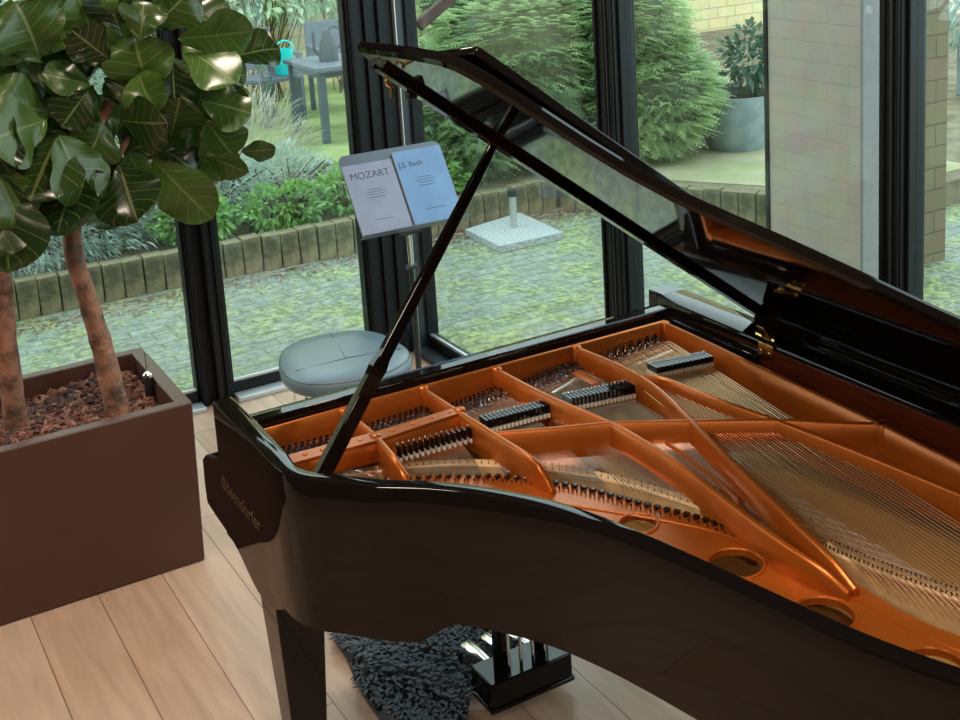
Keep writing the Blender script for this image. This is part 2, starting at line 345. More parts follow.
def window(n, a0, a1, axis, zb=.07):
    w = empty('window_%d' % n, (a0, RY1, 0) if axis == 0 else (GX, a0, 0)); w['kind'] = 'structure'
    def bx(mb, u0, u1, v0, v1, z0, z1):     # u along the wall, v towards outside
        return mb.box(u0, u1, RY1+v0, RY1+v1, z0, z1) if axis == 0 else mb.box(GX+v0, GX+v1, u0, u1, z0, z1)
    a = .012; fr = MB()
    bx(fr, a0, a0+a, -.03, .03, 0, 2.62); bx(fr, a1-a, a1, -.03, .03, 0, 2.62)
    bx(fr, a0, a1, -.03, .03, 0, zb); bx(fr, a0, a1, -.03, .03, 2.55, 2.62)
    fr.build('window_frame', FRAME, w, bevel=.003)
    bx(MB(), a0+a, a1-a, -.004, .004, zb, 2.55).build('pane', GLASS, w)
    bx(MB(), a0+a, a1-a, -.02, -.005, zb, zb+.012).build('glazing_bead', ALU, w)
    bx(MB(), a0, a1, -.115, -.032, 0, .022).build('threshold_strip', ALU if axis == 0 else FRAME2, w, bevel=.004)
    return w
window(1, -2.4, 1.467, 0); window(2, 1.62, 2.343, 0)
window(3, 3.852, 5.50, 1); window(4, 2.46, 3.735, 1); window(5, 1.2, 2.385, 1)
def post(n, a0, a1, ribs, light=(), axis=0):
    def bx(mb, u0, u1, v0, v1):
        return mb.box(u0, u1, RY1+v0, RY1+v1, 0, 2.62) if axis == 0 else mb.box(GX+v0, GX+v1, u0, u1, 0, 2.62)
    b = MB(); bx(b, a0, a1, -.05, .05)
    for (a, c, d) in ribs: bx(b, a, c, -.05-d, -.05)
    o = struct('trim_%d' % n, b, FRAME, bevel=.004)
    for (a, c, d, mm) in light: bx(MB(), a, c, -.05-d, -.05).build('cover_strip', mm, o, bevel=.002)
    return o
post(1, 1.467, 1.62, [(1.475, 1.50, .015), (1.535, 1.555, .05), (1.585, 1.612, .012)])
post(2, 2.343, 2.70, [(2.35, 2.39, .02), (2.42, 2.455, .02), (2.49, 2.53, .02)], [(2.575, 2.582, .03, ALU), (2.59, 2.665, .012, FRAME2)])
post(3, 3.735, 3.852, [(3.74, 3.755, .01), (3.79, 3.80, .006), (3.835, 3.85, .01)], [(3.768, 3.774, .012, FRAME2)], 1)
post(4, 2.385, 2.46, [(2.388, 2.40, .01), (2.44, 2.458, .008)], [(2.412, 2.417, .01, FRAME2)], 1)
post(5, -2.6, -2.4, [])
# downlights
LP = [(0.0, -0.8), (1.9, -0.8), (-1.6, -0.6), (0.6, 1.7), (2.0, 1.5), (-1.4, 1.4), (1.3, 3.7), (-0.6, 3.6)]
EM = bpy.data.materials.new('lamp_glow'); EM.use_nodes = True
eb = EM.node_tree.nodes['Principled BSDF']; eb.inputs['Emission Color'].default_value = (1, .78, .55, 1); eb.inputs['Emission Strength'].default_value = 14
for i, (x, y) in enumerate(LP):
    d = empty('ceiling_downlight', (x, y, RZ - .02))
    tag(d, 'round white recessed downlight in the ceiling above the piano room', 'light', 'ceiling downlights')
    MB().lathe([(.085, -.01), (.095, .0), (.095, .0199)], (x, y, RZ-.02), 20).build('frame', FELTW, d)
    MB().lathe([(.06, -.014), (.06, -.011)], (x, y, RZ-.02), 20).build('lamp_disc', EM, d)
    l = bpy.data.lights.new('downlight_lamp', 'AREA'); l.shape = 'DISK'; l.size = .3; l.energy = 17; l.color = (1, .84, .66)
    lo = bpy.data.objects.new('downlight_lamp', l); lo.location = (x, y, RZ - .06); COL.objects.link(lo)

# ------------------------------------------------------------------ the grand piano
piano = empty('grand_piano', (1.64, 2.2, 0))
tag(piano, 'open black lacquered grand piano with orange bronze iron plate and propped lid', 'piano')
bent = [(.872,3.18),(.872,3.0),(.872,2.86),(.870,2.76),(.872,2.70),(.881,2.65),(.902,2.605),(.945,2.558),(1.075,2.453),(1.145,2.39),(1.21,2.312),(1.27,2.22),(1.31,2.14),(1.345,2.04),(1.372,1.94),(1.405,1.787),(1.433,1.645),(1.478,1.434),(1.535,1.267),(1.61,1.10),(1.72,.95),(1.88,.85),(2.07,.82),(2.24,.88),(2.34,1.0),(2.395,1.2),(2.402,1.45),(2.402,2.0),(2.402,2.6),(2.402,3.09)]
path = [V(p) for p in bent]
sm = catmull([V((p.x,p.y,0)) for p in path], 4); sm = [V((p.x,p.y)) for p in sm]
def _shift(P):     # the bentside bows out a little beyond the straight treble side
    out = []
    for i in range(len(P)):
        t = (P[min(i+1,len(P)-1)]-P[max(i-1,0)]).normalized(); k = min(1, max(0, (2.56-P[i].y)/.08)) if P[i].x < 2.2 else 0
        k *= min(1, max(0, (2.2-P[i].x)/.3)) if P[i].x > 1.9 else 1
        out.append(P[i] - V((-t.y, t.x))*.026*k)
    return out
sm = _shift(sm)
def offset(P, d):
    out = []
    for i in range(len(P)):
        t = (P[min(i+1,len(P)-1)]-P[max(i-1,0)]).normalized(); out.append(P[i] + V((-t.y, t.x)) * d)
    return out
# path runs treble side -> tail -> spine: interior lies to the left
T = .042
rim = MB(); rings = []
def thick(p):
    if p.x > 2.3: return lerp(T, .112, min(1, max(0, (p.y-1.0)/.3)))
    return lerp(T, .055, min(1, max(0, (p.y-2.66)/.1)))
cum = 0
for i, p in enumerate(sm):
    t = (sm[min(i+1,len(sm)-1)]-sm[max(i-1,0)]).normalized(); nrm = V((-t.y, t.x))
    s = i/(len(sm)-1)
    # lower edge steps up past the treble bend
    zb = .612
    if p.y < 2.45 or p.x > 1.13: zb = .612 + .055*min(1, max(0, (p.x-1.08)/.06))
    if p.x > 1.3: zb = .667
    th = thick(p)
    pr = [(0,zb),(0,.90),(0,.9955),(.0015,.999),(.005,1.0),(th-.006,1.0),(th-.002,.9985),(th,.995),(th,zb)]
    rings.append([(p.x+nrm.x*d, p.y+nrm.y*d, z) for d, z in pr])
n = len(rings[0]); vs = [q for r in rings for q in r]; fs = []
for i in range(len(rings)-1):
    for k in range(n): fs.append((i*n+k, i*n+(k+1)%n, (i+1)*n+(k+1)%n, (i+1)*n+k))
fs += [tuple(range(n))[::-1], tuple((len(rings)-1)*n+k for k in range(n))]
rim.add(vs, fs)
case = rim.build('case_rim', LACQ, piano)
# mahogany veneered inner face
inn = MB(); ths = []
ip = []
for i, p in enumerate(sm):
    t = (sm[min(i+1,len(sm)-1)]-sm[max(i-1,0)]).normalized(); nrm = V((-t.y, t.x))
    if p.y > 2.60 : continue
    th = thick(p) + .002
    ip.append(p + nrm*th)
inn.wall([(p.x,p.y) for p in ip], .004, .78, .985)
inn.build('inner_veneer', MAHO, piano)
inner = offset(sm, T+.004)
# bottom board / soundboard share the plan of the rim
def poly_in(d):
    P = offset(sm, d); return [(max(min(p.x, 2.36 if d > .05 else 2.39), .89), p.y) for p in P]
pl = poly_in(.03)
MB().prism([(x,y,.665) for x, y in pl if True], (0,0,.02)).build('bottom_board', BLK, piano)
MB().prism([(x,y,.785) for x, y in poly_in(.03)], (0,0,.015)).build('soundboard', SPRUCE, piano)
# arms, key block and front rails
for sx in (0, 1):
    X0, X1 = (.8726, .955) if sx == 0 else (2.32, 2.405)
    pr = [(3.10,.995),(3.178,.995),(3.182,.85),(3.20,.828),(3.25,.815),(3.32,.79),(3.352,.765),(3.358,.69),(3.352,.63),(3.28,.622),(3.152,.612),(3.08,.594),(2.99,.556),(2.95,.546),(2.85,.548),(2.75,.60),(2.75,.66),(3.10,.66)]
    if sx == 0:
        pr = [(3.0,.90),(3.178,.90)] + pr[2:-1] + [(3.0,.70)]
    a = MB().prism([(X0,y,z) for y, z in pr], (X1-X0,0,0)).build('arm', LACQ, piano, bevel=.004)
kb = MB(); kb.box(.955, 2.32, 2.96, 3.30, .60, .70); kb.build('keybed', LACQ, piano, bevel=.003)
MB().box(.955, 2.32, 3.27, 3.31, .695, .735).build('key_slip', LACQ, piano, bevel=.003)
kx = .985
IV = mat('key_ivory', (.8,.79,.75), .25)
w0 = MB().box(-.0116, .0116, -.06, .06, 0, .03).build('white_key', IV, None, bevel=.001); b0 = MB().box(-.005, .005, -.05, .03, 0, .012).build('black_key', BLK, None, bevel=.001)
for i in range(52):
    c = w0 if i == 0 else w0.copy()
    if i: COL.objects.link(c)
    c.parent = piano; c.location = (1.03 + i*.0236 - 1.64, 3.205-2.2, .703)
    if i % 7 in (2, 6) or i == 51: continue
    c = b0 if i == 0 else b0.copy()
    if i: COL.objects.link(c)
    c.parent = piano; c.location = (1.0418 + i*.0236 - 1.64, 3.215-2.2, .733)
MB().prism([(.928,3.062,.735),(.928,3.145,.735),(.928,3.135,.955),(.928,3.10,.972),(.928,3.062,.972)], (1.40,0,0)).build('fallboard', LACQ, piano, bevel=.005)
MB().box(.928, 2.29, 3.018, 3.058, .85, .985).build('front_rail', LACQ, piano, bevel=.005)
MB().box(2.26, 2.292, 2.60, 3.02, .885, .962).build('side_rail', LACQ, piano, bevel=.004)
# maker's name on the treble side
Mt = Matrix(((0,0,-1,.8708-1.64),(-1,0,0,3.02-2.2),(0,1,0,.772),(0,0,0,1)))
text_mesh('side_lettering', 'B\u00f6sendorfer', .060, Mt, GOLD, piano, shear=.12)

ZT, ZB = .960, .892
plate = MB()
# front wall
plate.wall([(.945,3.004),(1.168,3.004),(1.408,3.0),(1.639,2.996),(1.909,2.99),(2.235,2.985)], .014, .88, .964)
# pin block deck
plate.prism([(.94,2.80,.885),(.94,3.0,.885),(2.23,2.98,.885),(2.23,2.92,.885),(1.93,2.86,.885),(1.65,2.85,.885),(1.43,2.80,.885)], (0,0,.009))
# spine wall
sw = catmull([(2.235,2.985,0),(2.232,2.80,0),(2.226,2.63,0),(2.216,2.30,0),(2.208,2.07,0),(2.192,1.82,0),(2.178,1.4,0),(2.165,1.0,0)], 3)
plate.wall([(p.x,p.y) for p in sw], .014, .86, ZT)
def bar(pts, zt=None, th=.017, zb=.872):
    P = catmull([V((x,y,z)) for x, y, z in pts], 5)
    plate.wall([(p.x,p.y) for p in P], th, zb, [p.z for p in P])
bar([(1.168,3.0,.958),(1.174,2.905,.958),(1.172,2.80,.958),(1.165,2.72,.957),(1.16,2.66,.952),(1.165,2.615,.925),(1.17,2.60,.89)])
bar([(1.408,3.0,.958),(1.412,2.82,.958),(1.418,2.70,.958),(1.422,2.60,.957),(1.432,2.47,.952),(1.44,2.42,.928),(1.447,2.39,.885)])
bar([(1.639,2.99,.958),(1.652,2.756,.958),(1.690,2.494,.958),(1.693,2.34,.958),(1.686,2.173,.957),(1.660,1.95,.953),(1.652,1.80,.945),(1.665,1.72,.93),(1.68,1.66,.90)])
bar([(1.909,2.985,.958),(1.926,2.838,.958),(1.928,2.70,.958),(1.908,2.56,.958),(1.856,2.373,.958),(1.773,2.063,.956),(1.722,1.85,.95),(1.705,1.74,.935),(1.70,1.66,.90)])
bar([(1.928,2.70,.958),(1.952,2.672,.958),(1.974,2.62,.958),(1.995,2.44,.958),(2.028,2.253,.958)])
bar([(1.42,2.632,.957),(1.56,2.56,.957),(1.691,2.494,.958),(1.853,2.382,.958),(2.028,2.253,.958),(2.12,2.165,.957),(2.215,2.078,.958)])
bar([(2.028,2.253,.958),(2.06,2.0,.957),(2.088,1.734,.955),(2.115,1.40,.955),(2.13,1.08,.955)])
# capo bars (treble) with screws, sloping face
plate.prism([(.94,2.785,.945),(1.172,2.772,.945),(1.425,2.79,.945),(1.425,2.826,.945),(1.172,2.822,.945),(.94,2.835,.945)], (0,0,.012))
plate.wall([(.94,2.79),(1.172,2.777),(1.425,2.795)], .012, .90, .950)
for (x, y) in [(.985,2.81),(1.03,2.808),(1.08,2.803),(1.13,2.80),(1.22,2.80),(1.28,2.803),(1.34,2.806),(1.39,2.808)]:
    plate.lathe([(.006,0),(.006,.002),(.003,.0035)], (x,y,.957), 8)
for (x, y) in [(1.168,3.0),(1.408,3.0),(1.639,2.99),(1.909,2.985),(2.235,2.98),(2.208,2.07),(2.214,2.078),(1.172,2.80),(1.42,2.806)]:
    plate.lathe([(.016,-.07),(.016,0),(.012,.004)], (x,y,.958), 12)
for (x, y, l) in [(1.85,2.96,.12)]:
    plate.box(x, x+.03, y-.14, y-.03, .894, .91)
# agraffe shelf lips in tenor and bass
plate.wall([(1.43,2.815),(1.64,2.845)], .018, .88, .905)
plate.wall([(1.66,2.86),(1.91,2.90)], .018, .88, .905)
plate.wall([(1.94,2.885),(2.22,2.93)], .018, .88, .908)
# raised long ribs on the spider
bar([(1.80,2.42,.905),(1.79,2.30,.905),(1.765,2.14,.905),(1.745,2.07,.905)], th=.006, zb=.88)
bar([(1.99,2.60,.915),(2.0,2.45,.915),(1.99,2.33,.915)], th=.006, zb=.88)
# hitch-pin flange with round casting holes (filled polygon with holes)
flo = [p for p in offset(sm, T+.002)]
outer = [(p.x,p.y) for p in flo if p.y < 2.74 and p.x < 2.2 and not (p.x > 1.8 and p.y > 1.2)]
hitch = catmull([(.94,2.76,0),(1.05,2.735,0),(1.15,2.70,0),(1.246,2.656,0),(1.32,2.605,0),(1.386,2.549,0),(1.455,2.47,0),(1.516,2.385,0),(1.56,2.29,0),(1.60,2.20,0),(1.645,2.11,0),(1.675,2.02,0),(1.69,1.93,0)], 4)
inb = [(p.x,p.y) for p in hitch] + [(1.70,1.85),(1.715,1.78),(1.735,1.72),(1.735,1.66),(1.733,1.58),(1.745,1.50),(1.77,1.42),(1.82,1.32),(1.90,1.22),(2.0,1.13),(2.12,1.06),(2.17,1.04)]
def tri_fill(loops, z, mb, th=.014, ring=None):
    bm = bmesh.new(); es = []
    for lp in loops:
        vv = [bm.verts.new((x,y,z)) for x, y in lp]
        for i in range(len(vv)): es.append(bm.edges.new((vv[i], vv[(i+1)%len(vv)])))
    bmesh.ops.triangle_fill(bm, use_beauty=True, edges=es)
    bm.verts.index_update(); o = [tuple(v.co) for v in bm.verts]; fs = [tuple(v.index for v in f.verts) for f in bm.faces]; bm.free()
    mb.add(o, fs)
    for lp in loops:
        n = len(lp); mb.add([(x,y,z) for x, y in lp]+[(x,y,z-th) for x, y in lp], [(i,(i+1)%n,n+(i+1)%n,n+i) for i in range(n)])
holes = [(1.522,2.155,.042),(1.588,1.897,.058),(1.603,1.652,.060),(1.645,1.415,.058),(1.765,1.20,.055)]
circ = lambda cx, cy, r, n=28: [(cx+r*math.cos(2*PI*k/n), cy+r*math.sin(2*PI*k/n)) for k in range(n)]
endo = outer[-1]
loop = inb + outer[::-1]
tri_fill([loop] + [circ(*h) for h in holes], .880, plate)
for (cx, cy, r) in holes:
    plate.tube([(cx+(r+.003)*math.cos(a*PI/16), cy+(r+.003)*math.sin(a*PI/16), .881) for a in range(33)], .004, 6, cap=False)
# bead line following the flange
bd = catmull([(1.10,2.60,.881),(1.25,2.53,.881),(1.37,2.42,.881),(1.46,2.30,.881),(1.53,2.20,.881),(1.62,2.06,.881),(1.66,1.95,.881),(1.68,1.80,.881),(1.69,1.66,.881),(1.70,1.52,.881),(1.73,1.40,.881),(1.80,1.26,.881)], 4)
plate.tube(bd, .003, 6)
plt = plate.build('iron_plate', PLATE, piano, smooth=50)

# bridges
tb = catmull([(.98,2.815,0),(1.069,2.795,0),(1.2,2.748,0),(1.289,2.702,0),(1.373,2.644,0),(1.45,2.57,0),(1.52,2.488,0),(1.60,2.365,0),(1.655,2.23,0),(1.70,2.08,0),(1.735,1.93,0),(1.79,1.76,0),(1.87,1.56,0),(1.99,1.35,0),(2.05,1.22,0)], 4)
mbr = MB(); mbr.wall([(p.x,p.y) for p in tb], .034, .80, .886); tbr = mbr.build('treble_bridge', MAPLE, piano)
bb = catmull([(1.755,1.80,0),(1.765,1.73,0),(1.785,1.64,0),(1.82,1.52,0),(1.865,1.41,0),(1.92,1.31,0),(1.97,1.23,0)], 4)
MB().wall([(p.x,p.y) for p in bb], .036, .80, .915).build('bass_bridge', MAPLE, piano)

for (x0, y0, x1, y1, z) in [(1.475, 2.800, 1.640, 2.826, .906), (1.735, 2.850, 1.885, 2.915, .906), (2.02, 2.862, 2.19, 2.885, .912)]:
    MB().wall([(x0, y0), ((x0+x1)/2, (y0+y1)/2-.004), (x1, y1)], .012, .885, z).build('duplex_bar', STEEL, piano)
MB().wall([(.96, 2.868), (1.165, 2.86)], .02, .890, .899).build('string_felt', FELTR, piano)
MB().wall([(1.18, 2.86), (1.40, 2.862)], .02, .890, .899).build('string_felt', FELTR, piano)
# strings, pins
S_ = []; PINS = []
def sect(xa, xb, n, ya, yb, z_ag, ea, eb, bridge, hp, mat_, r, pins_y, zb=.888):
    for i in range(n):
        t = i/(n-1); a = V((lerp(xa,xb,t), lerp(ya,yb,t), z_ag))
        b = interp([(p.x,p.y,0) for p in bridge], lerp(ea,eb,t)); b = V((b.x,b.y,zb))
        d = (b-a); d.z = 0; d.normalize()
        h = b + d*hp; h.z = zb - .006
        j = (0, 2, 1, 3)[i % 4]
        p = V((a.x + .0, a.y + pins_y + j*.017, .905)); p -= d*0; 
        PINS.append((p.x, min(p.y, 2.975) if xa > 1.9 else p.y, .014 if xa > 1.9 else 0)); S_.append(([p, a, b, h], mat_, r))
tbl = [(p.x,p.y,0) for p in tb]
def fr(x):
    L = 0; tot = sum((V(tbl[i+1])-V(tbl[i])).length for i in range(len(tbl)-1))
    for i in range(len(tbl)-1):
        if tbl[i+1][0] >= x: return (L + (V(tbl[i+1])-V(tbl[i])).length*(x-tbl[i][0])/(tbl[i+1][0]-tbl[i][0]))/tot
        L += (V(tbl[i+1])-V(tbl[i])).length
    return 1
sect(.955, 1.155, 48, 2.80, 2.79, .902, fr(.985), fr(1.15), tb, .04, STEEL, .0010, .12)
sect(1.19, 1.395, 50, 2.79, 2.80, .902, fr(1.19), fr(1.37), tb, .05, STEEL, .0010, .12)
sect(1.44, 1.625, 50, 2.815, 2.842, .906, fr(1.415), fr(1.575), tb, .055, STEEL, .0011, .07)
sect(1.665, 1.895, 58, 2.86, 2.90, .906, fr(1.60), fr(1.86), tb, .055, STEEL, .0011, .035)
bbl = bb
sect(1.955, 2.195, 32, 2.872, 2.905, .928, .05, 1.0, bb, .10, COPPER, .0018, .03, zb=.918)
def smesh(pts, r):
    mb = MB(); mb.tube(pts, r, 4, cap=False); return mb
order = list(range(len(S_)))
keep = [i for i in order if i >= len(S_)-32] + [i for i in range(len(S_)-32) if i % 2 == 0][-68:]
keep = set(keep[:100])
rest = MB()
for i, (pts, mm, r) in enumerate(S_):
    if i in keep: smesh(pts, r).build('string', mm, piano)
    else: rest.tube(pts, r, 4, cap=False)
o = rest.build('string_set', STEEL, piano); o['kind'] = 'stuff'
# tuning pins
pm = MB(); pm.tube([(0,0,-.012),(0,0,.006)], .0052, 8); pm.tube([(0,0,.006),(0,0,.013)], .0046, 4)
pm.tube([(0,0,-.008),(0,0,-.003)], .0064, 8)
pin0 = pm.build('tuning_pin', PIN, None)
used = False; restp = MB(); cnt = 0
for k, (x, y, dz) in enumerate(PINS):
    if cnt < 100 and k % 2 == 0:
        c = pin0 if not used else pin0.copy()
        if used: COL.objects.link(c)
        used = True; c.parent = piano; c.location = V((x-1.64, y-2.2, .905+dz)); c.rotation_euler = (-.10, 0, (k*0.7) % 1.5); cnt += 1
    else:
        restp.tube([(x,y,.892),(x,y+.001,.911+dz)], .0052, 8); restp.tube([(x,y+.001,.911+dz),(x,y+.002,.918+dz)], .0046, 4); restp.tube([(x,y,.897+dz),(x,y,.902+dz)], .0064, 8)
o = restp.build('tuning_pin_set', PIN, piano); o['kind'] = 'stuff'
# hitch pins and aliquots along the flange
hpm = MB(); hpm.tube([(0,0,-.002),(0,-.003,.012)], .0035, 8); hpm.box(-.007,.007,.004,.016,-.001,.006); hpm.tube([(-.006,-.012,0),(-.006,-.013,.007)], .0024, 6)
hp0 = hpm.build('hitch_pin', mat('dark_steel', (.10,.09,.09), .3, 1.0), None)
hpath = [(p.x,p.y,0) for p in hitch]; NH = 46
for i in range(NH):
    q = interp(hpath, .04 + .94*i/(NH-1)); q2 = interp(hpath, min(1, .05+.94*i/(NH-1)))
    ang = math.atan2((q2-q).y, (q2-q).x)
    c = hp0 if i == 0 else hp0.copy()
    if i: COL.objects.link(c)
    c.parent = piano; c.location = (q.x-1.64+math.sin(ang)*.016, q.y-2.2-math.cos(ang)*.016, .881); c.rotation_euler = (0,0,ang)
bp0 = None
bpm = MB()
for k, pth in enumerate((offset([V((p.x,p.y)) for p in tb], .010), offset([V((p.x,p.y)) for p in tb], -.010))):
    pts = [(p.x,p.y,0) for p in pth]
    for i in range(110):
        q = interp(pts, i/109); bpm.tube([(q.x,q.y,.884),(q.x,q.y,.892)], .0016, 5)
pts = [(p.x,p.y,0) for p in bb]
for i in range(60):
    q = interp(pts, i/59); bpm.tube([(q.x-.012,q.y,.913),(q.x-.012,q.y,.922)], .002, 5); bpm.tube([(q.x+.012,q.y-.004,.913),(q.x+.012,q.y-.004,.922)], .002, 5)
tag(bpm.build('bridge_pins', PIN, tbr), kind='stuff')
bh = []
# dampers
def damper(w, l, h):
    mb = MB(); mb.cm = 0; mb.box(-w/2, w/2, -l/2, l/2, .012, h); mb.cm = 1; mb.box(-w/2*.8, w/2*.8, -l/2*1.12, l/2*1.12, 0, .012); mb.cm = 2
    mb.tube([(0, l*.2, h), (0, l*.35, h+.006)], .0016, 5)
    return mb
for (n, a, b, w, l, h, z) in [(14, (1.205,2.735), (1.400,2.722), .006, .020, .040, .903), (16, (1.462,2.752), (1.640,2.736), .0085, .040, .036, .905), (17, (1.712,2.735), (1.895,2.70), .0085, .046, .036, .905), (15, (2.005,2.735), (2.175,2.705), .0095, .048, .030, .925)]:
    d0 = None
    for i in range(n):
        t = i/(n-1); x = lerp(a[0], b[0], t); y = lerp(a[1], b[1], t)
        if d0 is None: d0 = damper(w, l, h).build('damper', [LACQ, FELTW, STEEL], None, bevel=.0008); c = d0
        else: c = d0.copy(); COL.objects.link(c)
        c.parent = piano; c.location = (x-1.64, y-2.2, z)

# lid, flap, prop
TH = math.radians(37.3); HX, HZ = 2.4, 1.022
ct, st = math.cos(TH), math.sin(TH)
def LP3(r, y, off=0.0): return V((HX - r*ct + off*st, y, HZ + r*st + off*ct))
lo_ = [(0,2.765),(.4,2.767),(.9,2.769),(1.40,2.77),(1.515,2.768),(1.532,2.75),(1.545,2.6),(1.557,2.42),(1.56,2.29),(1.545,2.235),(1.50,2.205),(1.42,2.188),(1.33,2.178),(1.22,2.165),(1.12,2.14),(1.02,2.08),(.955,1.97),(.90,1.86),(.82,1.74),(.73,1.62),(.66,1.50),(.62,1.35),(.58,1.18),(.50,1.02),(.35,.90),(.15,.85),(0,.85)]
lid = MB()
LT = .030
cen = V((.6,1.9))
N = len(lo_)
def inset(P, d):
    out = []
    for i in range(len(P)):
        a = V(P[i-1]); b = V(P[(i+1) % len(P)]); t = (b-a).normalized(); out.append(V(P[i]) + V((-t.y, t.x))*d*(-1))
    return out
i1 = inset(lo_, .010)
lv = [LP3(r,y,0) for r,y in i1] + [LP3(r,y,.008) for r,y in lo_] + [LP3(r,y,LT-.006) for r,y in lo_] + [LP3(r,y,LT) for r,y in inset(lo_, .006)]
lf = [tuple(range(N)), tuple(range(3*N, 4*N))[::-1]]
for q in range(3):
    for i in range(N): lf.append((q*N+i, q*N+(i+1)%N, (q+1)*N+(i+1)%N, (q+1)*N+i))
lid.add(lv, lf)
lido = lid.build('lid', LACQ, piano, smooth=30)
# rail glued under the front edge of the lid
lr = MB(); lr.hexa([LP3(r,y,o) for r,y,o in [(.0,2.70,-.016),(1.47,2.70,-.016),(1.47,2.755,-.016),(.0,2.755,-.016)]], [LP3(r,y,o) for r,y,o in [(.0,2.70,.002),(1.47,2.70,.002),(1.47,2.755,.002),(.0,2.755,.002)]])
lr.build('lid_rail', LACQ, lido, bevel=.003)
cl = MB(); q = LP3(1.36, 2.73, -.016); cl.box(q.x-.012, q.x+.012, q.y-.012, q.y+.012, q.z-.014, q.z+.004)
cl.build('prop_cup', BLK, lido, bevel=.003)
ck = MB(); q = LP3(1.43, 2.72, -.016); ck.tube([q+V((.012*math.cos(a*PI/8), 0, .012*math.sin(a*PI/8)-.006)) for a in range(15)], .0035, 6); ck.tube([q+V((0,0,-.016)), q+V((0,0,-.045))], .004, 6)
ck.build('lid_hook', BRASS, lido)
# folded front flap lying on the lid
fl = MB()
def FP(r, s, o): # s 0 at hinge .. 1 at free edge
    y = lerp(2.762, 2.45, s); base = lerp(.036, .092, s); return LP3(r, y, base + o)
fl.hexa([FP(0.01,0,0),FP(1.41,0,0),FP(1.41,1,0),FP(0.01,1,0)], [FP(0.01,0,.024),FP(1.41,0,.024),FP(1.41,1,.024),FP(0.01,1,.024)])
flo_ = fl.build('folded_lid_flap', LACQ, piano, bevel=.004)
# long hinge, butt hinge
MB().box(2.358, 2.370, 1.1, 2.50, 1.0, 1.003).build('long_hinge', CHROME, piano)
kn = MB()
for i in range(19):
    y0 = 1.12 + i*.08; kn.tube([(2.395, y0, 1.006),(2.395, y0+.078, 1.006)], .005, 8)
kn.build('hinge_knuckles', BLK, piano)
hb = MB(); hb.box(2.280, 2.289, 2.545, 2.605, .952, .998)
for dy in (.012,.048): hb.tube([(2.281,2.545+dy,.975),(2.277,2.545+dy,.975)], .005, 8)
hb.build('butt_hinge_leaf', BRASS, piano, bevel=.002)
hb = MB(); hb.tube([(2.30,2.55,1.010),(2.30,2.63,1.010)], .009, 10); hb.hexa([V((2.29,2.56,1.01)),V((2.31,2.56,1.01)),V((2.31,2.60,1.01)),V((2.29,2.60,1.01))],[V((2.27,2.57,1.05)),V((2.30,2.57,1.05)),V((2.30,2.60,1.05)),V((2.27,2.60,1.05))])
hb.build('butt_hinge_knuckle', BRASS, piano, bevel=.002)
MB().box(2.384, 2.404, 1.05, 2.74, .998, 1.034).build('hinge_strip', LACQ, piano, bevel=.002)
# prop stick
A = V((.938, 2.63, .955)); B = LP3(1.045, 2.80, -.004); dr = (B-A).normalized(); side = dr.cross(V((0,1,0))).normalized(); up = side.cross(dr).normalized()
ps = MB(); prof = [(0,.018),(.02,.020),(.30,.019),(.33,.021),(.36,.0165),(.9,.013),(1,.011)]
vs = []; fs = []; L0 = (B-A).length
for (t, w) in prof:
    c = A + dr*L0*t
    for a, b in ((-1,-.55),(1,-.55),(1,.55),(-1,.55)): vs.append(c + side*w*a + up*w*1.2*b)
for i in range(len(prof)-1):
    for k in range(4): fs.append((i*4+k, i*4+(k+1)%4, (i+1)*4+(k+1)%4, (i+1)*4+k))
fs += [(0,1,2,3), tuple(len(vs)-4+k for k in range(4))]
ps.add(vs, fs); prop = ps.build('prop_stick', LACQ, piano, bevel=.003)
MB().tube([(.925,2.62,.955),(.965,2.64,.955)], .012, 10).build('prop_pivot', BLK, prop)
# corner block where the prop sits
MB().box(.928, .97, 2.615, 2.665, .90, .95).build('prop_block', LACQ, piano, bevel=.004)
# legs
def leg(cx, cy):
    mb = MB(); a, b = .066, .042
    q = lambda s, z: [(cx-s,cy-s,z),(cx+s,cy-s,z),(cx+s,cy+s,z),(cx-s,cy+s,z)]
    mb.hexa(q(b,.07), q(a,.60))
    lg = mb.build('leg', LACQ, piano, bevel=.005)
    c = MB(); c.lathe([(.028,.0),(.03,.03),(.03,.07)], (cx,cy,0), 16); c.build('caster', BRASS, lg)
leg(.939, 2.885); leg(2.29, 2.84); leg(2.10, 1.12)
# pedal lyre
ly = MB()
ly.box(1.455, 1.725, 2.80, 2.92, .045, .12)
ly.box(1.45, 1.73, 2.795, 2.925, .03, .046)
for x in (1.53, 1.665): ly.box(x-.018, x+.018, 2.86, 2.89, .12, .67)
lyo = ly.build('pedal_lyre', LACQ, piano, bevel=.004)
for x in (1.535, 1.575, 1.615, 1.655): MB().tube([(x,2.835,.12),(x,2.835,.67)], .0052, 8).build('pedal_rod', CHROME, lyo)
for x in (1.53, 1.60, 1.67):
    pd = MB(); secs = [(2.92,.012,.085),(2.99,.013,.082),(3.04,.02,.078),(3.07,.024,.074),(3.09,.018,.070)]
    vs = []; fs = []
    for (y, w, z) in secs:
        for k in range(8): vs.append((x+w*math.cos(2*PI*k/8), y, z+.008*math.sin(2*PI*k/8)))
    for i in range(len(secs)-1):
        for k in range(8): fs.append((i*8+k, i*8+(k+1)%8, (i+1)*8+(k+1)%8, (i+1)*8+k))
    fs += [tuple(range(8)), tuple(32+k for k in range(8))]
    pd.add(vs, fs); pd.build('pedal', CHROME, lyo)


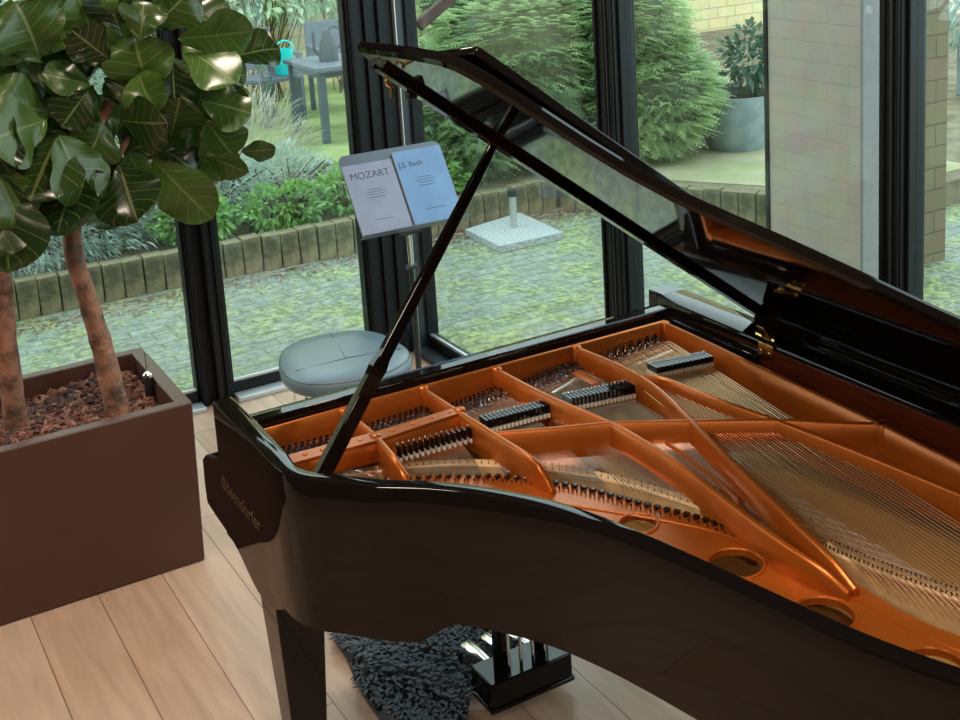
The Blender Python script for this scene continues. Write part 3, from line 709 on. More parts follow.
# ------------------------------------------------------------------ sheepskin rug
def rug():
    mb = MB(); out = [at(332,628,.02), at(346,655,.02), at(362,690,.02), at(385,722,.02), at(405,748,.02), at(440,745,.02), at(465,718,.02), at(472,690,.02), at(500,668,.02), at(525,640,.02), at(540,600,.02), at(500,560,.02), at(440,540,.02), at(380,560,.02), at(340,590,.02)]
    P = [(p.x,p.y) for p in [q for q in catmull(out, 4, True)]]
    cx = sum(p[0] for p in P)/len(P); cy = sum(p[1] for p in P)/len(P)
    mb.prism([(x,y,.002) for x, y in P], (0,0,.018))
    def inside(x, y):
        c = False; j = len(P)-1
        for i in range(len(P)):
            if (P[i][1] > y) != (P[j][1] > y) and x < (P[j][0]-P[i][0])*(y-P[i][1])/(P[j][1]-P[i][1])+P[i][0]: c = not c
            j = i
        return c
    xs = [p[0] for p in P]; ys = [p[1] for p in P]; k = 0
    rnd = random.Random(3)
    while k < 5200:
        x = rnd.uniform(min(xs), max(xs)); y = rnd.uniform(min(ys), max(ys))
        if not inside(x, y): continue
        k += 1; a = math.sin(x*17+y*9)*2.5+rnd.uniform(-1,1); l = rnd.uniform(.022,.042); w = rnd.uniform(.004,.008)
        d = V((math.cos(a), math.sin(a), 0)); n_ = V((-d.y, d.x, 0)); b = V((x,y,.018))
        p1 = b + d*l*.35 + V((0,0,l*.75)); p2 = b + d*l*.95 + V((0,0,l*.7)); 
        mb.add([b-n_*w, b+n_*w, p1+n_*w, p1-n_*w, p2, b+V((0,0,.012))+d*w], [(0,1,2,3),(3,2,4),(0,5,1),(2,3,5)])
    o = mb.build('sheepskin_rug', mat('charcoal_wool', (.085,.10,.125), .7, noise=.6, nscale=25), None, smooth=60)
    tag(o, 'dark grey shaggy sheepskin rug on the floor beneath the piano pedals', 'rug')
rug()

# ------------------------------------------------------------------ stool
sc = at(345, 358, .46)
sp = [at(x, y, .47) for x, y in [(278,358),(283,348),(300,339),(330,332),(358,329),(383,333),(402,343),(411,352),(406,362),(385,373),(350,381),(315,384),(293,380),(281,370)]]
stool = empty('upholstered_stool', (sc.x, sc.y, 0)); tag(stool, 'low stool with a rounded blue-grey leather seat, between piano and window', 'stool')
so = catmull(sp, 3, True); c0 = sum(so, V((0,0,0)))/len(so)
mb = MB(); rr = []
for (s, z) in [(.93,.405),(.99,.415),(1.0,.44),(.985,.462),(.94,.472),(.6,.478),(.2,.48)]: rr.append([V((c0.x+(p.x-c0.x)*s, c0.y+(p.y-c0.y)*s, z)) for p in so])
n = len(so); vs = [q for r in rr for q in r]; fs = [tuple(range(n))[::-1], tuple((len(rr)-1)*n+k for k in range(n))]
for i in range(len(rr)-1):
    for k in range(n): fs.append((i*n+k, i*n+(k+1)%n, (i+1)*n+(k+1)%n, (i+1)*n+k))
mb.add(vs, fs); seat = mb.build('seat', SEAT, stool, smooth=70)
sm_ = MB(); c1 = at(346,358,.481); 
for (x, y) in [(330,333),(292,372),(404,348)]:
    e = at(x, y, .474); sm_.tube([c1, c1.lerp(e,.5), e.lerp(c1,.06)], .002, 6)
ringp = [V((c0.x+(p.x-c0.x)*.975, c0.y+(p.y-c0.y)*.975, .464)) for p in so]; sm_.tube(ringp+[ringp[0]], .003, 6, cap=False)
sm_.build('piping', mat('piping_leather', (.06,.075,.09), .4), seat)
for p in [so[1], so[13], so[24], so[36]]:
    a = c0.lerp(p, .75); b = c0.lerp(p, .92); MB().tube([(a.x,a.y,.41),(b.x,b.y,0.002)], .008, 8).build('leg', CHROME, stool)

# ------------------------------------------------------------------ music stand and books
TL = atY(337,157,4.9); TR = atY(438,140,4.9); BL = atX(363,239,TL.x); BR = atX(465,216,TR.x)
BR = TR + (BL - TL)
stand = empty('music_stand', (2.2, 4.8, 0)); tag(stand, 'black metal music stand holding two books in front of the window post', 'music stand')
ex = (TR-TL).normalized(); ey = (TL-BL).normalized(); ez = ex.cross(ey).normalized()
W = (TR-TL).length; HH = (TL-BL).length
def DP(u, v, w=0): return BL + ex*u + ey*v + ez*w
rc = .03; o2 = []
for (cx, cy, a0) in [(W-rc,HH-rc,0),(rc,HH-rc,90)]:
    for k in range(6): a = math.radians(a0+k*18); o2.append((cx+rc*math.cos(a), cy+rc*math.sin(a)))
o2 += [(0,0),(W,0)]
mb = MB(); mb.prism([DP(u,v,-.004) for u, v in o2], tuple(ez*.003)); mb.hexa([DP(-.01,-.004,-.004),DP(W+.01,-.004,-.004),DP(W+.01,0,-.004),DP(-.01,0,-.004)], [DP(-.01,-.004,.05),DP(W+.01,-.004,.05),DP(W+.01,0,.05),DP(-.01,0,.05)])
mb.build('desk', STANDM, stand, bevel=.001)
pc = DP(W*.5, HH*.3, -.02)
MB().tube([(pc.x,pc.y,pc.z),(pc.x+.005,pc.y,.62)], .0085, 10).build('upper_pole', CHROME, stand)
MB().tube([(pc.x+.005,pc.y,.70),(pc.x+.005,pc.y,.06)], .013, 10).build('lower_pole', BLK, stand)
MB().tube([DP(W*.5,HH*.05,-.03)+V((-.05,0,-.02)), DP(W*.5,HH*.05,-.03)+V((.04,0,-.02))], .014, 10).build('tilt_knob', BLK, stand)
MB().tube([(pc.x-.02,pc.y,.70),(pc.x+.03,pc.y,.70)], .012, 8).build('height_knob', BLK, stand)
for a in (20, 140, 260):
    a = math.radians(a); MB().tube([(pc.x,pc.y,.16),(pc.x+.13*math.cos(a),pc.y+.13*math.sin(a),.07),(pc.x+.24*math.cos(a),pc.y+.24*math.sin(a),.01)], .007, 8).build('leg', BLK, stand)
def book(name, u0, u1, v1, m, label, title, tx, tu, ts):
    th = .010; mb = MB(); mb.cm = 1
    mb.hexa([DP(u0+.002,.004,.001),DP(u1-.002,.004,.001),DP(u1-.002,v1-.002,.001),DP(u0+.002,v1-.002,.001)], [DP(u0+.002,.004,th),DP(u1-.002,.004,th),DP(u1-.002,v1-.002,th),DP(u0+.002,v1-.002,th)])
    mb.cm = 0
    mb.hexa([DP(u0,.002,th),DP(u1,.002,th),DP(u1,v1,th),DP(u0,v1,th)], [DP(u0,.002,th+.002),DP(u1,.002,th+.002),DP(u1,v1,th+.002),DP(u0,v1,th+.002)])
    o = mb.build(name, [m, PAGE]); tag(o, label, 'book')
    M = Matrix((ex, ey, ez)).transposed().to_4x4(); M.translation = DP(tu, v1-ts[1], th+.0025)
    text_mesh('cover_title', title, ts[0], M, INK, o, .0003)
    ln = MB(); mid = (u0+u1)/2
    for (f, w) in ((.62,.28),(.585,.38),(.55,.30),(.51,.34),(.20,.36)): 
        a = (u1-u0)*w/2; ln.hexa([DP(mid-a,v1*f,th+.002),DP(mid+a,v1*f,th+.002),DP(mid+a,v1*f+.0022,th+.002),DP(mid-a,v1*f+.0022,th+.002)], [DP(mid-a,v1*f,th+.0026),DP(mid+a,v1*f,th+.0026),DP(mid+a,v1*f+.0022,th+.0026),DP(mid-a,v1*f+.0022,th+.0026)])
    ln.lathe([(.008,0),(.008,.001)], (0,0,0), 6) if False else None
    ln.build('cover_print', INK, o)
    return o
book('music_book', .0, W*.475, HH*.86, BOOKA, 'lilac-grey music book on the left half of the stand', 'MOZART', 0, W*.235, (.044, .055))
book('music_book', W*.50, W*.985, HH*.93, BOOKB, 'blue music book on the right half of the stand', 'J.S. Bach', 0, W*.645, (.034, .066))

# ------------------------------------------------------------------ planter, mulch, figs
PX0, PX1, PY0, PY1, PZ = -.75, 1.074, 4.170, 4.84, .60
plant = MB(); wv = []
def quad(x0,x1,y0,y1,z): return [(x0,y0,z),(x1,y0,z),(x1,y1,z),(x0,y1,z)]
loops = [quad(PX0,PX1-.019,PY0,PY1-.005,.004), quad(PX0,PX1,PY0,PY1,PZ), quad(PX0+.05,PX1-.05,PY0+.05,PY1-.05,PZ), quad(PX0+.05,PX1-.05,PY0+.05,PY1-.05,.3)]
vs = [q for l in loops for q in l]; fs = [(3,2,1,0),(12,13,14,15)]
for i in range(3):
    for k in range(4): fs.append((i*4+k, i*4+(k+1)%4, (i+1)*4+(k+1)%4, (i+1)*4+k))
plant.add(vs, fs); plo = plant.build('planter', PLANTER, None, bevel=.005); tag(plo, 'long brown rectangular floor planter with bark mulch and two fig trees', 'planter')
MB().box(PX0+.03, PX1-.06, PY0+.03, PY1-.03, 0, .004).build('plinth', BLK, plo, local=True)
mul = MB(); mul.cm = 0; mul.box(PX0+.05, PX1-.05, PY0+.05, PY1-.05, .42, .515); rnd = random.Random(5)
for k in range(4200):
    x = rnd.uniform(max(PX0+.07, .1), PX1-.07); y = rnd.uniform(PY0+.07, PY1-.07); z = .515 + rnd.uniform(0,.022) + .02*math.sin(x*9)*math.sin(y*11)
    l, w, t = rnd.uniform(.010,.028), rnd.uniform(.005,.011), rnd.uniform(.002,.005)
    R = Matrix.Rotation(rnd.uniform(0,6.3),3,'Z') @ Matrix.Rotation(rnd.uniform(-.7,.7),3,'X') @ Matrix.Rotation(rnd.uniform(-.6,.6),3,'Y')
    mul.cm = rnd.choice([1,1,1,2,2,3]); vs = [R @ V((sx*l*(1 if sz<0 else .8), sy*w*(1 if sz<0 else .7), sz*t)) + V((x,y,z)) for sz in (-1,1) for sx, sy in ((-1,-1),(1,-1),(1,1),(-1,1))]
    mul.add(vs, [(0,3,2,1),(4,5,6,7),(0,1,5,4),(1,2,6,5),(2,3,7,6),(3,0,4,7)])
mo = mul.build('bark_mulch', [SOIL]+BARKM, None, smooth=0); tag(mo, 'reddish brown bark chips filling the planter', 'mulch', kind='stuff')
wg = empty('water_gauge', (.985,4.47,.53)); tag(wg, 'short black water gauge with silver cap and needle in the mulch', 'gauge')
g_ = atY(147,372,4.5)
wg.location = (g_.x, 4.5, .53)
MB().lathe([(.016,0),(.016,.075),(.014,.08)], (g_.x,4.5,.525), 16).build('tube', BLK, wg)
MB().lathe([(.018,.08),(.017,.088),(.004,.10)], (g_.x,4.5,.525), 16).build('cap', CHROME, wg)
MB().tube([(g_.x,4.5,.62),(g_.x,4.5,.70)], .0022, 6).build('needle', CHROME, wg)

def leaf_mesh(name, curl, wav, fold, seed):
    rnd = random.Random(seed); nu, nv = 10, 18; vs = []; uv = []
    for j in range(nv+1):
        v = j/nv
        w = (.20*math.sin(PI*min(1, v*1.02)**.8)**.6 if 0 < v < 1 else 0)
        # fiddle outline: narrow near the stalk, wide near the tip
        w = .50*max(0, math.sin(PI*min(1, v)**1.35))**.62 * (1 - .20*math.exp(-((v-.30)/.11)**2)) if 0 < v < 1 else 0.0
        ang = curl*v*v
        for i in range(nu+1):
            u = (i/nu-.5)*2; x = u*w*.72
            z = -.35*curl*v*v*.5 + fold*abs(x)*(1-.5*v) + wav*.035*math.sin(v*9+u*1.5+seed)*abs(u)**1.5 + wav*.012*math.sin(v*17+seed*2)*abs(u)**2 - .12*x*x
            vs.append((x, v*math.cos(ang*.6), z)); uv.append((i/nu, v))
    fs = [(j*(nu+1)+i, j*(nu+1)+i+1, (j+1)*(nu+1)+i+1, (j+1)*(nu+1)+i) for j in range(nv) for i in range(nu)]
    me = bpy.data.meshes.new(name); me.from_pydata(vs, [], fs); me.materials.append(FIG)
    ul = me.uv_layers.new(name='UVMap')
    for p in me.polygons:
        p.use_smooth = True
        for li, vi in zip(p.loop_indices, p.vertices): ul.data[li].uv = uv[vi]
    me.update(); return me
LM = [leaf_mesh('fiddle_leaf_blade', c, w, f, s) for c, w, f, s in [(.5,1,.25,1),(.9,1.6,.35,2),(.3,1.2,.12,3),(1.1,2.0,.45,4),(.6,1.5,.2,6)]]
def leaf(tree, base, tip, wmul=1.0, roll=0.0, k=0, face=None):
    d = tip-base; L = d.length; y = d.normalized(); view = (V((0,0,H))-base).normalized()
    n_ = (view if face is None else face); n_ = (n_ - y*n_.dot(y)).normalized(); n_ = Matrix.Rotation(roll, 3, y) @ n_
    x = y.cross(n_).normalized()
    M = Matrix((x*L*wmul, y*L, n_*L)).transposed().to_4x4(); M.translation = base - tree.location
    o = bpy.data.objects.new('leaf', LM[k % len(LM)]); COL.objects.link(o); o.parent = tree; o.matrix_local = M
    return o
def limb(tree, pts, rs, name='trunk'):
    P = catmull(pts, 5); R_ = []
    for i in range(len(P)): 
        f = i/(len(P)-1)*(len(rs)-1); a = int(min(f, len(rs)-2)); R_.append(lerp(rs[a], rs[a+1], f-a)*(1+.05*math.sin(i*2.3)))
    return MB().tube(P, .03, 14, rs=R_).build(name, TRUNK, tree, smooth=60)
t1b = atY(117,405,4.44); t1b.z = .51
fig1 = empty('fiddle_leaf_fig', (t1b.x, t1b.y, .51)); tag(fig1, 'fiddle-leaf fig with reddish trunk nearest the piano, full dark crown', 'tree')
trunk1 = limb(fig1, [t1b, atY(103,350,4.46), atY(88,300,4.48), atY(72,240,4.5), atY(85,170,4.5), atY(110,100,4.5)], [.044,.038,.034,.032,.028,.018])
for e in [(40,120),(150,90),(180,150),(60,60),(200,60)]: limb(fig1, [atY(76,225,4.5), atY((76+e[0])/2+5,(225+e[1])/2,4.52), atY(e[0],e[1],4.5)], [.016,.012,.007], 'branch')
t2b = atY(12,400,4.5); t2b.z = .51
fig2 = empty('fiddle_leaf_fig', (t2b.x, t2b.y, .51)); tag(fig2, 'fiddle-leaf fig with dark trunk at the left edge of the photo', 'tree')
limb(fig2, [t2b, atY(6,340,4.5), atY(0,270,4.5), atY(-20,180,4.5), atY(-30,90,4.55)], [.042,.036,.032,.03,.02])
for e in [(20,200),(-60,100),(10,90)]: limb(fig2, [atY(-5,250,4.5), atY((e[0]-5)/2,(250+e[1])/2,4.52), atY(e[0],e[1],4.5)], [.014,.010,.006], 'branch')
# hand-placed foreground leaves: base px, tip px, width, roll, variant
HL = [((178,38),(258,34),1.0,.5,0),((182,45),(238,82),1.0,-.5,2),((150,30),(200,-15),1.1,.3,1),((120,30),(100,-20),1.2,.2,2),((95,45),(78,-12),1.2,-.2,1),((140,40),(146,-10),1.2,.4,3),
      ((92,85),(42,72),1.15,.2,2),((104,78),(172,112),.8,.7,0),((120,120),(168,128),1.35,-.1,1),((152,100),(128,28),1.0,-.4,3),((172,60),(176,110),1.1,.5,0),((200,100),(255,112),1.3,.2,4),((192,75),(245,130),1.0,.9,1),
      ((205,120),(236,160),1.3,.2,4),((240,152),(276,150),1.0,.2,2),((200,152),(250,176),.75,.5,0),((152,158),(212,222),.9,.2,2),((165,150),(205,175),1.2,-.3,3),((120,165),(135,222),1.3,-.3,0),((60,130),(28,200),1.3,.1,2),((58,135),(95,205),1.2,-.2,0),
      ((105,120),(85,170),1.3,.3,3),((50,112),(-12,98),1.0,.5,1),((45,120),(-10,140),1.3,.1,2),((80,170),(52,232),1.2,.3,0),((95,170),(112,228),1.15,-.4,2),((40,60),(20,-5),1.2,.5,3),((170,140),(180,100),1.1,.2,4),((88,90),(60,130),1.3,-.3,4),((45,45),(-10,30),1.1,.2,0),
      ((110,60),(70,30),1.2,.0,4),((138,70),(150,115),1.2,.3,3),((128,150),(150,200),1.2,.3,2),((115,185),(98,232),1.1,.4,0)]
rnd = random.Random(11)
for i, (b, t, w, r, k) in enumerate(HL):
    Y = 4.28 + .12*((i*7) % 5)/5
    leaf(fig1, atY(b[0],b[1],Y+.05), atY(t[0],t[1],Y - rnd.uniform(-.06,.12)), w*1.12, r + rnd.uniform(-.75,.75), k)
for i in range(66):
    a = rnd.uniform(0, 6.28); rr_ = rnd.random()**.5; cx = 118 + 105*rr_*math.cos(a); cy = 75 + 118*rr_*math.sin(a)
    if cx > 150 and cy > 130: cx -= 50
    if cy > 190: cy -= 60
    Y = rnd.uniform(4.42, 4.82); b = atY(cx, cy, Y); d = V((rnd.uniform(-1,1), rnd.uniform(-.5,.5), rnd.uniform(-1,.25))).normalized()*rnd.uniform(.19,.27)
    leaf(fig1, b, b+d, rnd.uniform(1.0,1.3), rnd.uniform(-.9,.9), i)
for i, (b, t, w, r, k) in enumerate([((2,175),(8,275),1.2,.2,2),((-10,160),(25,230),1.1,-.3,0),((10,110),(-20,180),1.2,.4,1),((18,200),(-8,255),1.2,0,2)]):
    leaf(fig2, atY(b[0],b[1],4.32), atY(t[0],t[1],4.26), w, r, k)
for i in range(48):
    a = rnd.uniform(0, 6.28); rr_ = rnd.random()**.5; cx = -40 + 85*rr_*math.cos(a); cy = 90 + 110*rr_*math.sin(a)
    Y = rnd.uniform(4.35, 4.8); b = atY(cx, cy, Y); d = V((rnd.uniform(-1,1), rnd.uniform(-.5,.5), rnd.uniform(-1,.25))).normalized()*rnd.uniform(.19,.27)
    leaf(fig2, b, b+d, rnd.uniform(1.0,1.3), rnd.uniform(-.9,.9), i)

# ------------------------------------------------------------------ garden
struct('patio', MB().box(-8, 14, RY1+.06, 7.56, -.25, -.05).box(GX+.05, 14, -4, RY1+.06, -.25, -.05), PAVER)
def stone_y(x): return 7.52
sx0 = -.2; cnt = 0; side = []
ST = None
def stone(x, y, rz, h):
    global ST
    if ST is None:
        mb = MB(); mb.box(-.058,.058,-.05,.05,-.15,.20); ST = mb.build('palisade_stone', STONE, None, bevel=.006); c = ST
    else: c = ST.copy(); COL.objects.link(c)
    c.location = (x, y, h); c.rotation_euler = (random.uniform(-.02,.02), random.uniform(-.02,.02), rz+random.uniform(-.03,.03))
    tag(c, 'upright weathered concrete edging stone between patio and planting bed', 'edging stone', 'palisade edging stones')
x = -.4
while x < 4.72:
    stone(x, 7.55 + .05*math.sin(x*1.3), 0, -.02+random.uniform(-.008,.008)); x += .1225
q = V((4.78, 7.46)); e = V((6.25, 4.9)); d = (e-q).normalized(); k = 0
while k*.1225 < 2.0 and (q+d*k*.1225).y > 5.75:
    p = q + d*k*.1225; stone(p.x, p.y, math.atan2(d.y, d.x), -.02+random.uniform(-.008,.008)); k += 1
# raised bed surfaces
bed = MB(); bed.prism([(-8,7.60,-.1),(4.86,7.60,-.1),(4.9,7.44,-.1),(5.95,5.72,-.1),(14,5.72,-.1),(14,14,-.1),(-8,14,-.1)], (0,0,.22))
struct('planting_bed', bed, EARTH, smooth=0)
lawn = MB(); lawn.prism([(1.5,9.3,.10),(7,9.3,.10),(9,13.9,.10),(-2,13.9,.10)], (0,0,.035)); struct('lawn', lawn, MOSS, smooth=0)
struct('wall_garden', MB().box(-8, 18, 13.2, 13.5, -.2, 5.0), YBRICK)
struct('moss_bank', MB().prism([(5.15,7.4,.10),(6.1,5.9,.10),(7.2,5.9,.10),(7.0,7.2,.10),(5.9,7.9,.10)], (0,0,.028)), mat('sandy_moss', (.34,.31,.21), .95, col2=(.24,.26,.12), nscale=3, bump=.6))

def card(mb, c, d, n_, l, w, rnd, droop=.25):
    d = d.normalized(); s = d.cross(n_).normalized()
    m1 = c + d*l*.5; e_ = c + d*l - V((0,0,droop*l))
    mb.add([c, m1-s*w, m1+s*w, e_], [(0,1,2),(1,3,2)])
def foliage(mb, c, r, n, l, w, seed, out=1.0, droop=.25, shell=.55, up=0.2):
    rnd = random.Random(seed); c = V(c)
    for k in range(n):
        u = V((rnd.gauss(0,1), rnd.gauss(0,1), rnd.gauss(0,1))).normalized(); rad = lerp(shell, 1, rnd.random()**.6)
        bump = 1 + .10*math.sin(u.x*7+seed)+.09*math.sin(u.z*9+seed*2)+.08*math.sin(u.y*8)
        p = c + V((u.x*r[0], u.y*r[1], u.z*r[2]))*rad*bump
        d = (u*out + V((rnd.uniform(-1,1), rnd.uniform(-1,1), rnd.uniform(-1,1)+up))*.7).normalized()
        nn = V((rnd.uniform(-1,1), rnd.uniform(-1,1), rnd.uniform(.2,1.4))).normalized()
        card(mb, p, d, nn, l*rnd.uniform(.6,1.3), w*rnd.uniform(.7,1.2), rnd, droop)
def sprays(mb, c, r, n, l, seed):   # layered feathery conifer branchlets
    rnd = random.Random(seed); c = V(c)
    for k in range(n):
        u = V((rnd.gauss(0,1), rnd.gauss(0,1), rnd.gauss(0,.9))).normalized(); 
        lay = .5+.5*math.sin(u.z*16 + 3*math.sin(math.atan2(u.y,u.x)*2+seed)+seed)
        rad = (.86 + .16*lay)*lerp(.86,1.02,rnd.random())
        p = c + V((u.x*r[0], u.y*r[1], u.z*r[2]))*rad
        out = V((u.x, u.y, u.z*.35 + .05)).normalized()
        sp_ = V((-out.y, out.x, 0)).normalized(); ax = (out + sp_*rnd.uniform(-.6,.6)).normalized(); sd = ax.cross(V((0,0,1))).normalized()
        L_ = l*rnd.uniform(.7,1.3)
        for q in range(5):
            b = p + ax*L_*q/5 - V((0,0,.25*L_*(q/5)**2)); wl = L_*.42*(1-q/6)
            for s_ in (-1, 1):
                e_ = b + (sd*s_*.85 + ax*.6)*wl - V((0,0,wl*.25)); t_ = ax*.010
                mb.add([b-t_, b+t_, e_], [(0,1,2)])
        b = p; e_ = p + ax*L_ - V((0,0,.25*L_)); mb.add([b+sd*.004, b-sd*.004, e_], [(0,1,2)])
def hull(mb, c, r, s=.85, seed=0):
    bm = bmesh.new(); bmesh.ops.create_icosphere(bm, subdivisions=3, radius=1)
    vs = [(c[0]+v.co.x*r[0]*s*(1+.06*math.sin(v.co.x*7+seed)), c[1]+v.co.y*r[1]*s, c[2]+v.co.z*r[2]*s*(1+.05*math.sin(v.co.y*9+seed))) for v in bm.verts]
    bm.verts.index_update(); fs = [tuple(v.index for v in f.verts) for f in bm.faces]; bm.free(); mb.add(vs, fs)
def conifer(parts, label, seed):
    c0 = parts[0][0]; root = empty('conifer_shrub', (c0[0], c0[1], .12)); tag(root, label, 'shrub', None)
    h = MB(); f = MB()
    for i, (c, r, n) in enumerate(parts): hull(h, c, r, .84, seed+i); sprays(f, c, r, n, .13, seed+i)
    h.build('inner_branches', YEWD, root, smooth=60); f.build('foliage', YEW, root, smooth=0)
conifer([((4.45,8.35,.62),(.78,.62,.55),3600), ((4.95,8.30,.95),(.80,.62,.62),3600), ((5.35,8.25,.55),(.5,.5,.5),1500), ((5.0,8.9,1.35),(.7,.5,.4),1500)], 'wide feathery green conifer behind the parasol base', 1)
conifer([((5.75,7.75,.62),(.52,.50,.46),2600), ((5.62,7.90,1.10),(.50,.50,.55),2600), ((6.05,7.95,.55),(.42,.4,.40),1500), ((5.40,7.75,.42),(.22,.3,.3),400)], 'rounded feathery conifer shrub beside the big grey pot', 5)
def shrub(name, label, blobs, m, l, w, seed, dens=1400, twigs=True, droop=.2, cat='shrub', up=.2):
    c0 = blobs[0][0]; root = empty(name, (c0[0], c0[1], .12)); tag(root, label, cat)
    f = MB()
    for i, (c, r, k) in enumerate(blobs): foliage(f, c, r, int(dens*k), l, w, seed+i, droop=droop, up=up)
    f.build('foliage', m, root, smooth=0)
    if twigs:
        t = MB(); rnd = random.Random(seed)
        for (c, r, k) in blobs:
            for q in range(int(14*k)+3):
                b = V((c[0]+rnd.uniform(-.3,.3)*r[0], c[1]+rnd.uniform(-.3,.3)*r[1], .10)); e_ = V((c[0]+rnd.uniform(-.9,.9)*r[0], c[1]+rnd.uniform(-.9,.9)*r[1], c[2]+rnd.uniform(0,.8)*r[2]))
                t.tube([b, b.lerp(e_,.5)+V((rnd.uniform(-.05,.05),0,rnd.uniform(0,.08))), e_], .006, 4)
        t.build('stems', WOODB, root, smooth=0)
    return root
shrub('lavender_bush', 'sprawling grey-green lavender bush behind the edging stones, at far left', [((1.15,8.05,.33),(.75,.38,.28),2.6),((.4,8.2,.36),(.7,.4,.3),2.0),((1.7,8.3,.40),(.55,.4,.32),2.0)], LAV, .07, .006, 21, dens=2600)
shrub('lavender_bush', 'grey-green lavender bush between the left window mullion and the music stand', [((2.35,8.35,.33),(.55,.4,.30),2.0),((2.9,8.25,.30),(.45,.35,.25),1.5)], LAV, .07, .006, 31, dens=2200)
shrub('leafy_shrub', 'fresh green leafy plant just behind the edging stones left of the music stand', [((2.15,7.86,.27),(.26,.16,.14),1.0),((2.75,7.84,.26),(.30,.16,.14),1.0),((3.25,7.9,.27),(.22,.18,.16),.7)], GRN, .06, .016, 41, dens=900)
shrub('leafy_shrub', 'small green plant behind the edging stones beside the parasol base', [((3.85,7.85,.24),(.28,.16,.14),1.0),((3.55,8.0,.30),(.25,.2,.2),.8)], GRN, .06, .015, 45, dens=900)
shrub('ornamental_grass', 'pale dry ornamental grass clump behind the lavender, below the garden table', [((2.9,9.0,.45),(.45,.3,.36),1.6),((2.35,9.1,.42),(.45,.3,.34),1.4)], DRY, .17, .003, 51, dens=1500, twigs=False, up=1.6)
shrub('leafy_shrub', 'loose pale green shrub against the yellow wall behind the table', [((4.3,12.5,1.55),(.9,.4,.55),2.2),((3.3,12.5,1.5),(.8,.4,.5),2.0),((5.3,12.6,1.5),(.6,.4,.6),1.4)], PALE, .12, .028, 61, dens=1100)
shrub('leafy_shrub', 'blue-green bush seen through the fig leaves at top left', [((1.6,10.6,.95),(.9,.5,.75),2.2),((.6,10.2,.95),(.8,.5,.75),1.8),((2.5,11.6,.7),(.5,.4,.5),1.0)], LAV, .10, .022, 71, dens=1600)
# hanging vine
vn = empty('hanging_vine', (3.4, 11.0, 1.2)); tag(vn, 'trailing ivy shoot with dark leaves hanging beside the left garden chair', 'vine')
vb = [atY(262,-5,10.6), atY(256,25,10.6), atY(257,50,10.6), atY(262,72,10.6), atY(266,92,10.6)]
MB().tube(catmull(vb,4), .006, 5).build('stem', WOODB, vn)
lf_ = MB(); rnd = random.Random(9)
for k in range(26):
    p = interp(vb, rnd.random()); a = rnd.uniform(0, 6.28); s_ = rnd.uniform(.03,.055)
    d = V((math.cos(a), -.3, math.sin(a))).normalized(); sd = d.cross(V((0,1,0))).normalized()
    lf_.add([p, p+d*s_+sd*s_*.6, p+d*s_*1.8, p+d*s_-sd*s_*.6], [(0,1,2,3)])
lf_.build('leaves', DARKG, vn, smooth=0)
# parasol base
pb = empty('parasol_base', (4.08, 7.13, -.05)); tag(pb, 'square grey granite parasol base with short steel tube on the patio', 'parasol base')
MB().prism([at(465,229,.0), at(500,246,.0), at(563,232,.0), at(520,212,.0)][::1], (0,0,-.05)).build('slab', SLAB, pb, bevel=.004)
c_ = at(514,227,0)
MB().tube([(c_.x,c_.y,0),(c_.x,c_.y,.22)], .025, 16).build('tube', mat('galvanised', (.5,.53,.52), .4, .7), pb)
MB().tube([(c_.x,c_.y,.215),(c_.x,c_.y,.262)], .033, 16).build('clamp_collar', TIN, pb, bevel=.003)
# timber frame outside the door
tp = empty('timber_frame', (3.0, 6.1, -.05)); tag(tp, 'brown timber upright with diagonal brace outside the glass', 'timber frame')
a_ = atY(427,338,6.1); MB().box(a_.x-.03, a_.x+.03, 6.07, 6.13, -.05, 2.6).build('upright', WOODB, tp, bevel=.003)
q0 = atY(418,26,6.1); q1 = atY(468,-18,6.1); dd = (q1-q0).normalized(); nn = V((-dd.z,0,dd.x))*.03
q0 = q0 - dd*.0; q1 = q0 + dd*1.0
MB().prism([V((p.x,6.075,p.z)) for p in (q0+nn,q0-nn,q1-nn,q1+nn)], (0,.05,0)).build('brace', WOODB, tp, bevel=.003)
MB().lathe([(.05,0),(.05,.02),(.036,.03),(.036,.06)], (a_.x,6.1,-.05), 16).build('foot_socket', SLAB, tp)
# pot with plant
pp = at(742,156,.12); 
pot = empty('plant_pot', (6.36, 7.55, .12)); tag(pot, 'large round grey planter pot with a dark leafy shrub, right of the conifer', 'plant pot')
MB().lathe([(.22,0),(.27,.15),(.29,.30),(.295,.44),(.28,.44),(.27,.36)], (6.42,7.55,.12), 36).build('pot', POTM, pot, smooth=50)
MB().lathe([(.26,.36),(.26,.38)], (6.42,7.55,.12), 24).build('soil', SOIL, pot)
f = MB(); foliage(f, (6.62,7.6,.80), (.22,.22,.26), 420, .10, .022, 81, shell=.2); f.build('foliage', DARKG, pot, smooth=0)
pot2 = empty('plant_pot', (8.85, 7.6, .12)); tag(pot2, 'grey pot with a small shrub seen through the rightmost window strip', 'plant pot')
p2 = atY(965,200,7.6)
MB().box(p2.x-.22, p2.x+.3, 7.4, 7.8, .12, .62).build('pot', POTM, pot2, bevel=.01); pot2.location = (p2.x, 7.6, .12)
bpy.data.objects['pot.001'].location = V((0,0,0)) if False else bpy.data.objects['pot.001'].location
f = MB(); foliage(f, (p2.x,7.6,1.1), (.35,.25,.5), 800, .12, .02, 83, shell=.2); f.build('foliage', LAV, pot2, smooth=0)
for o in list(pot2.children): o.location = o.location
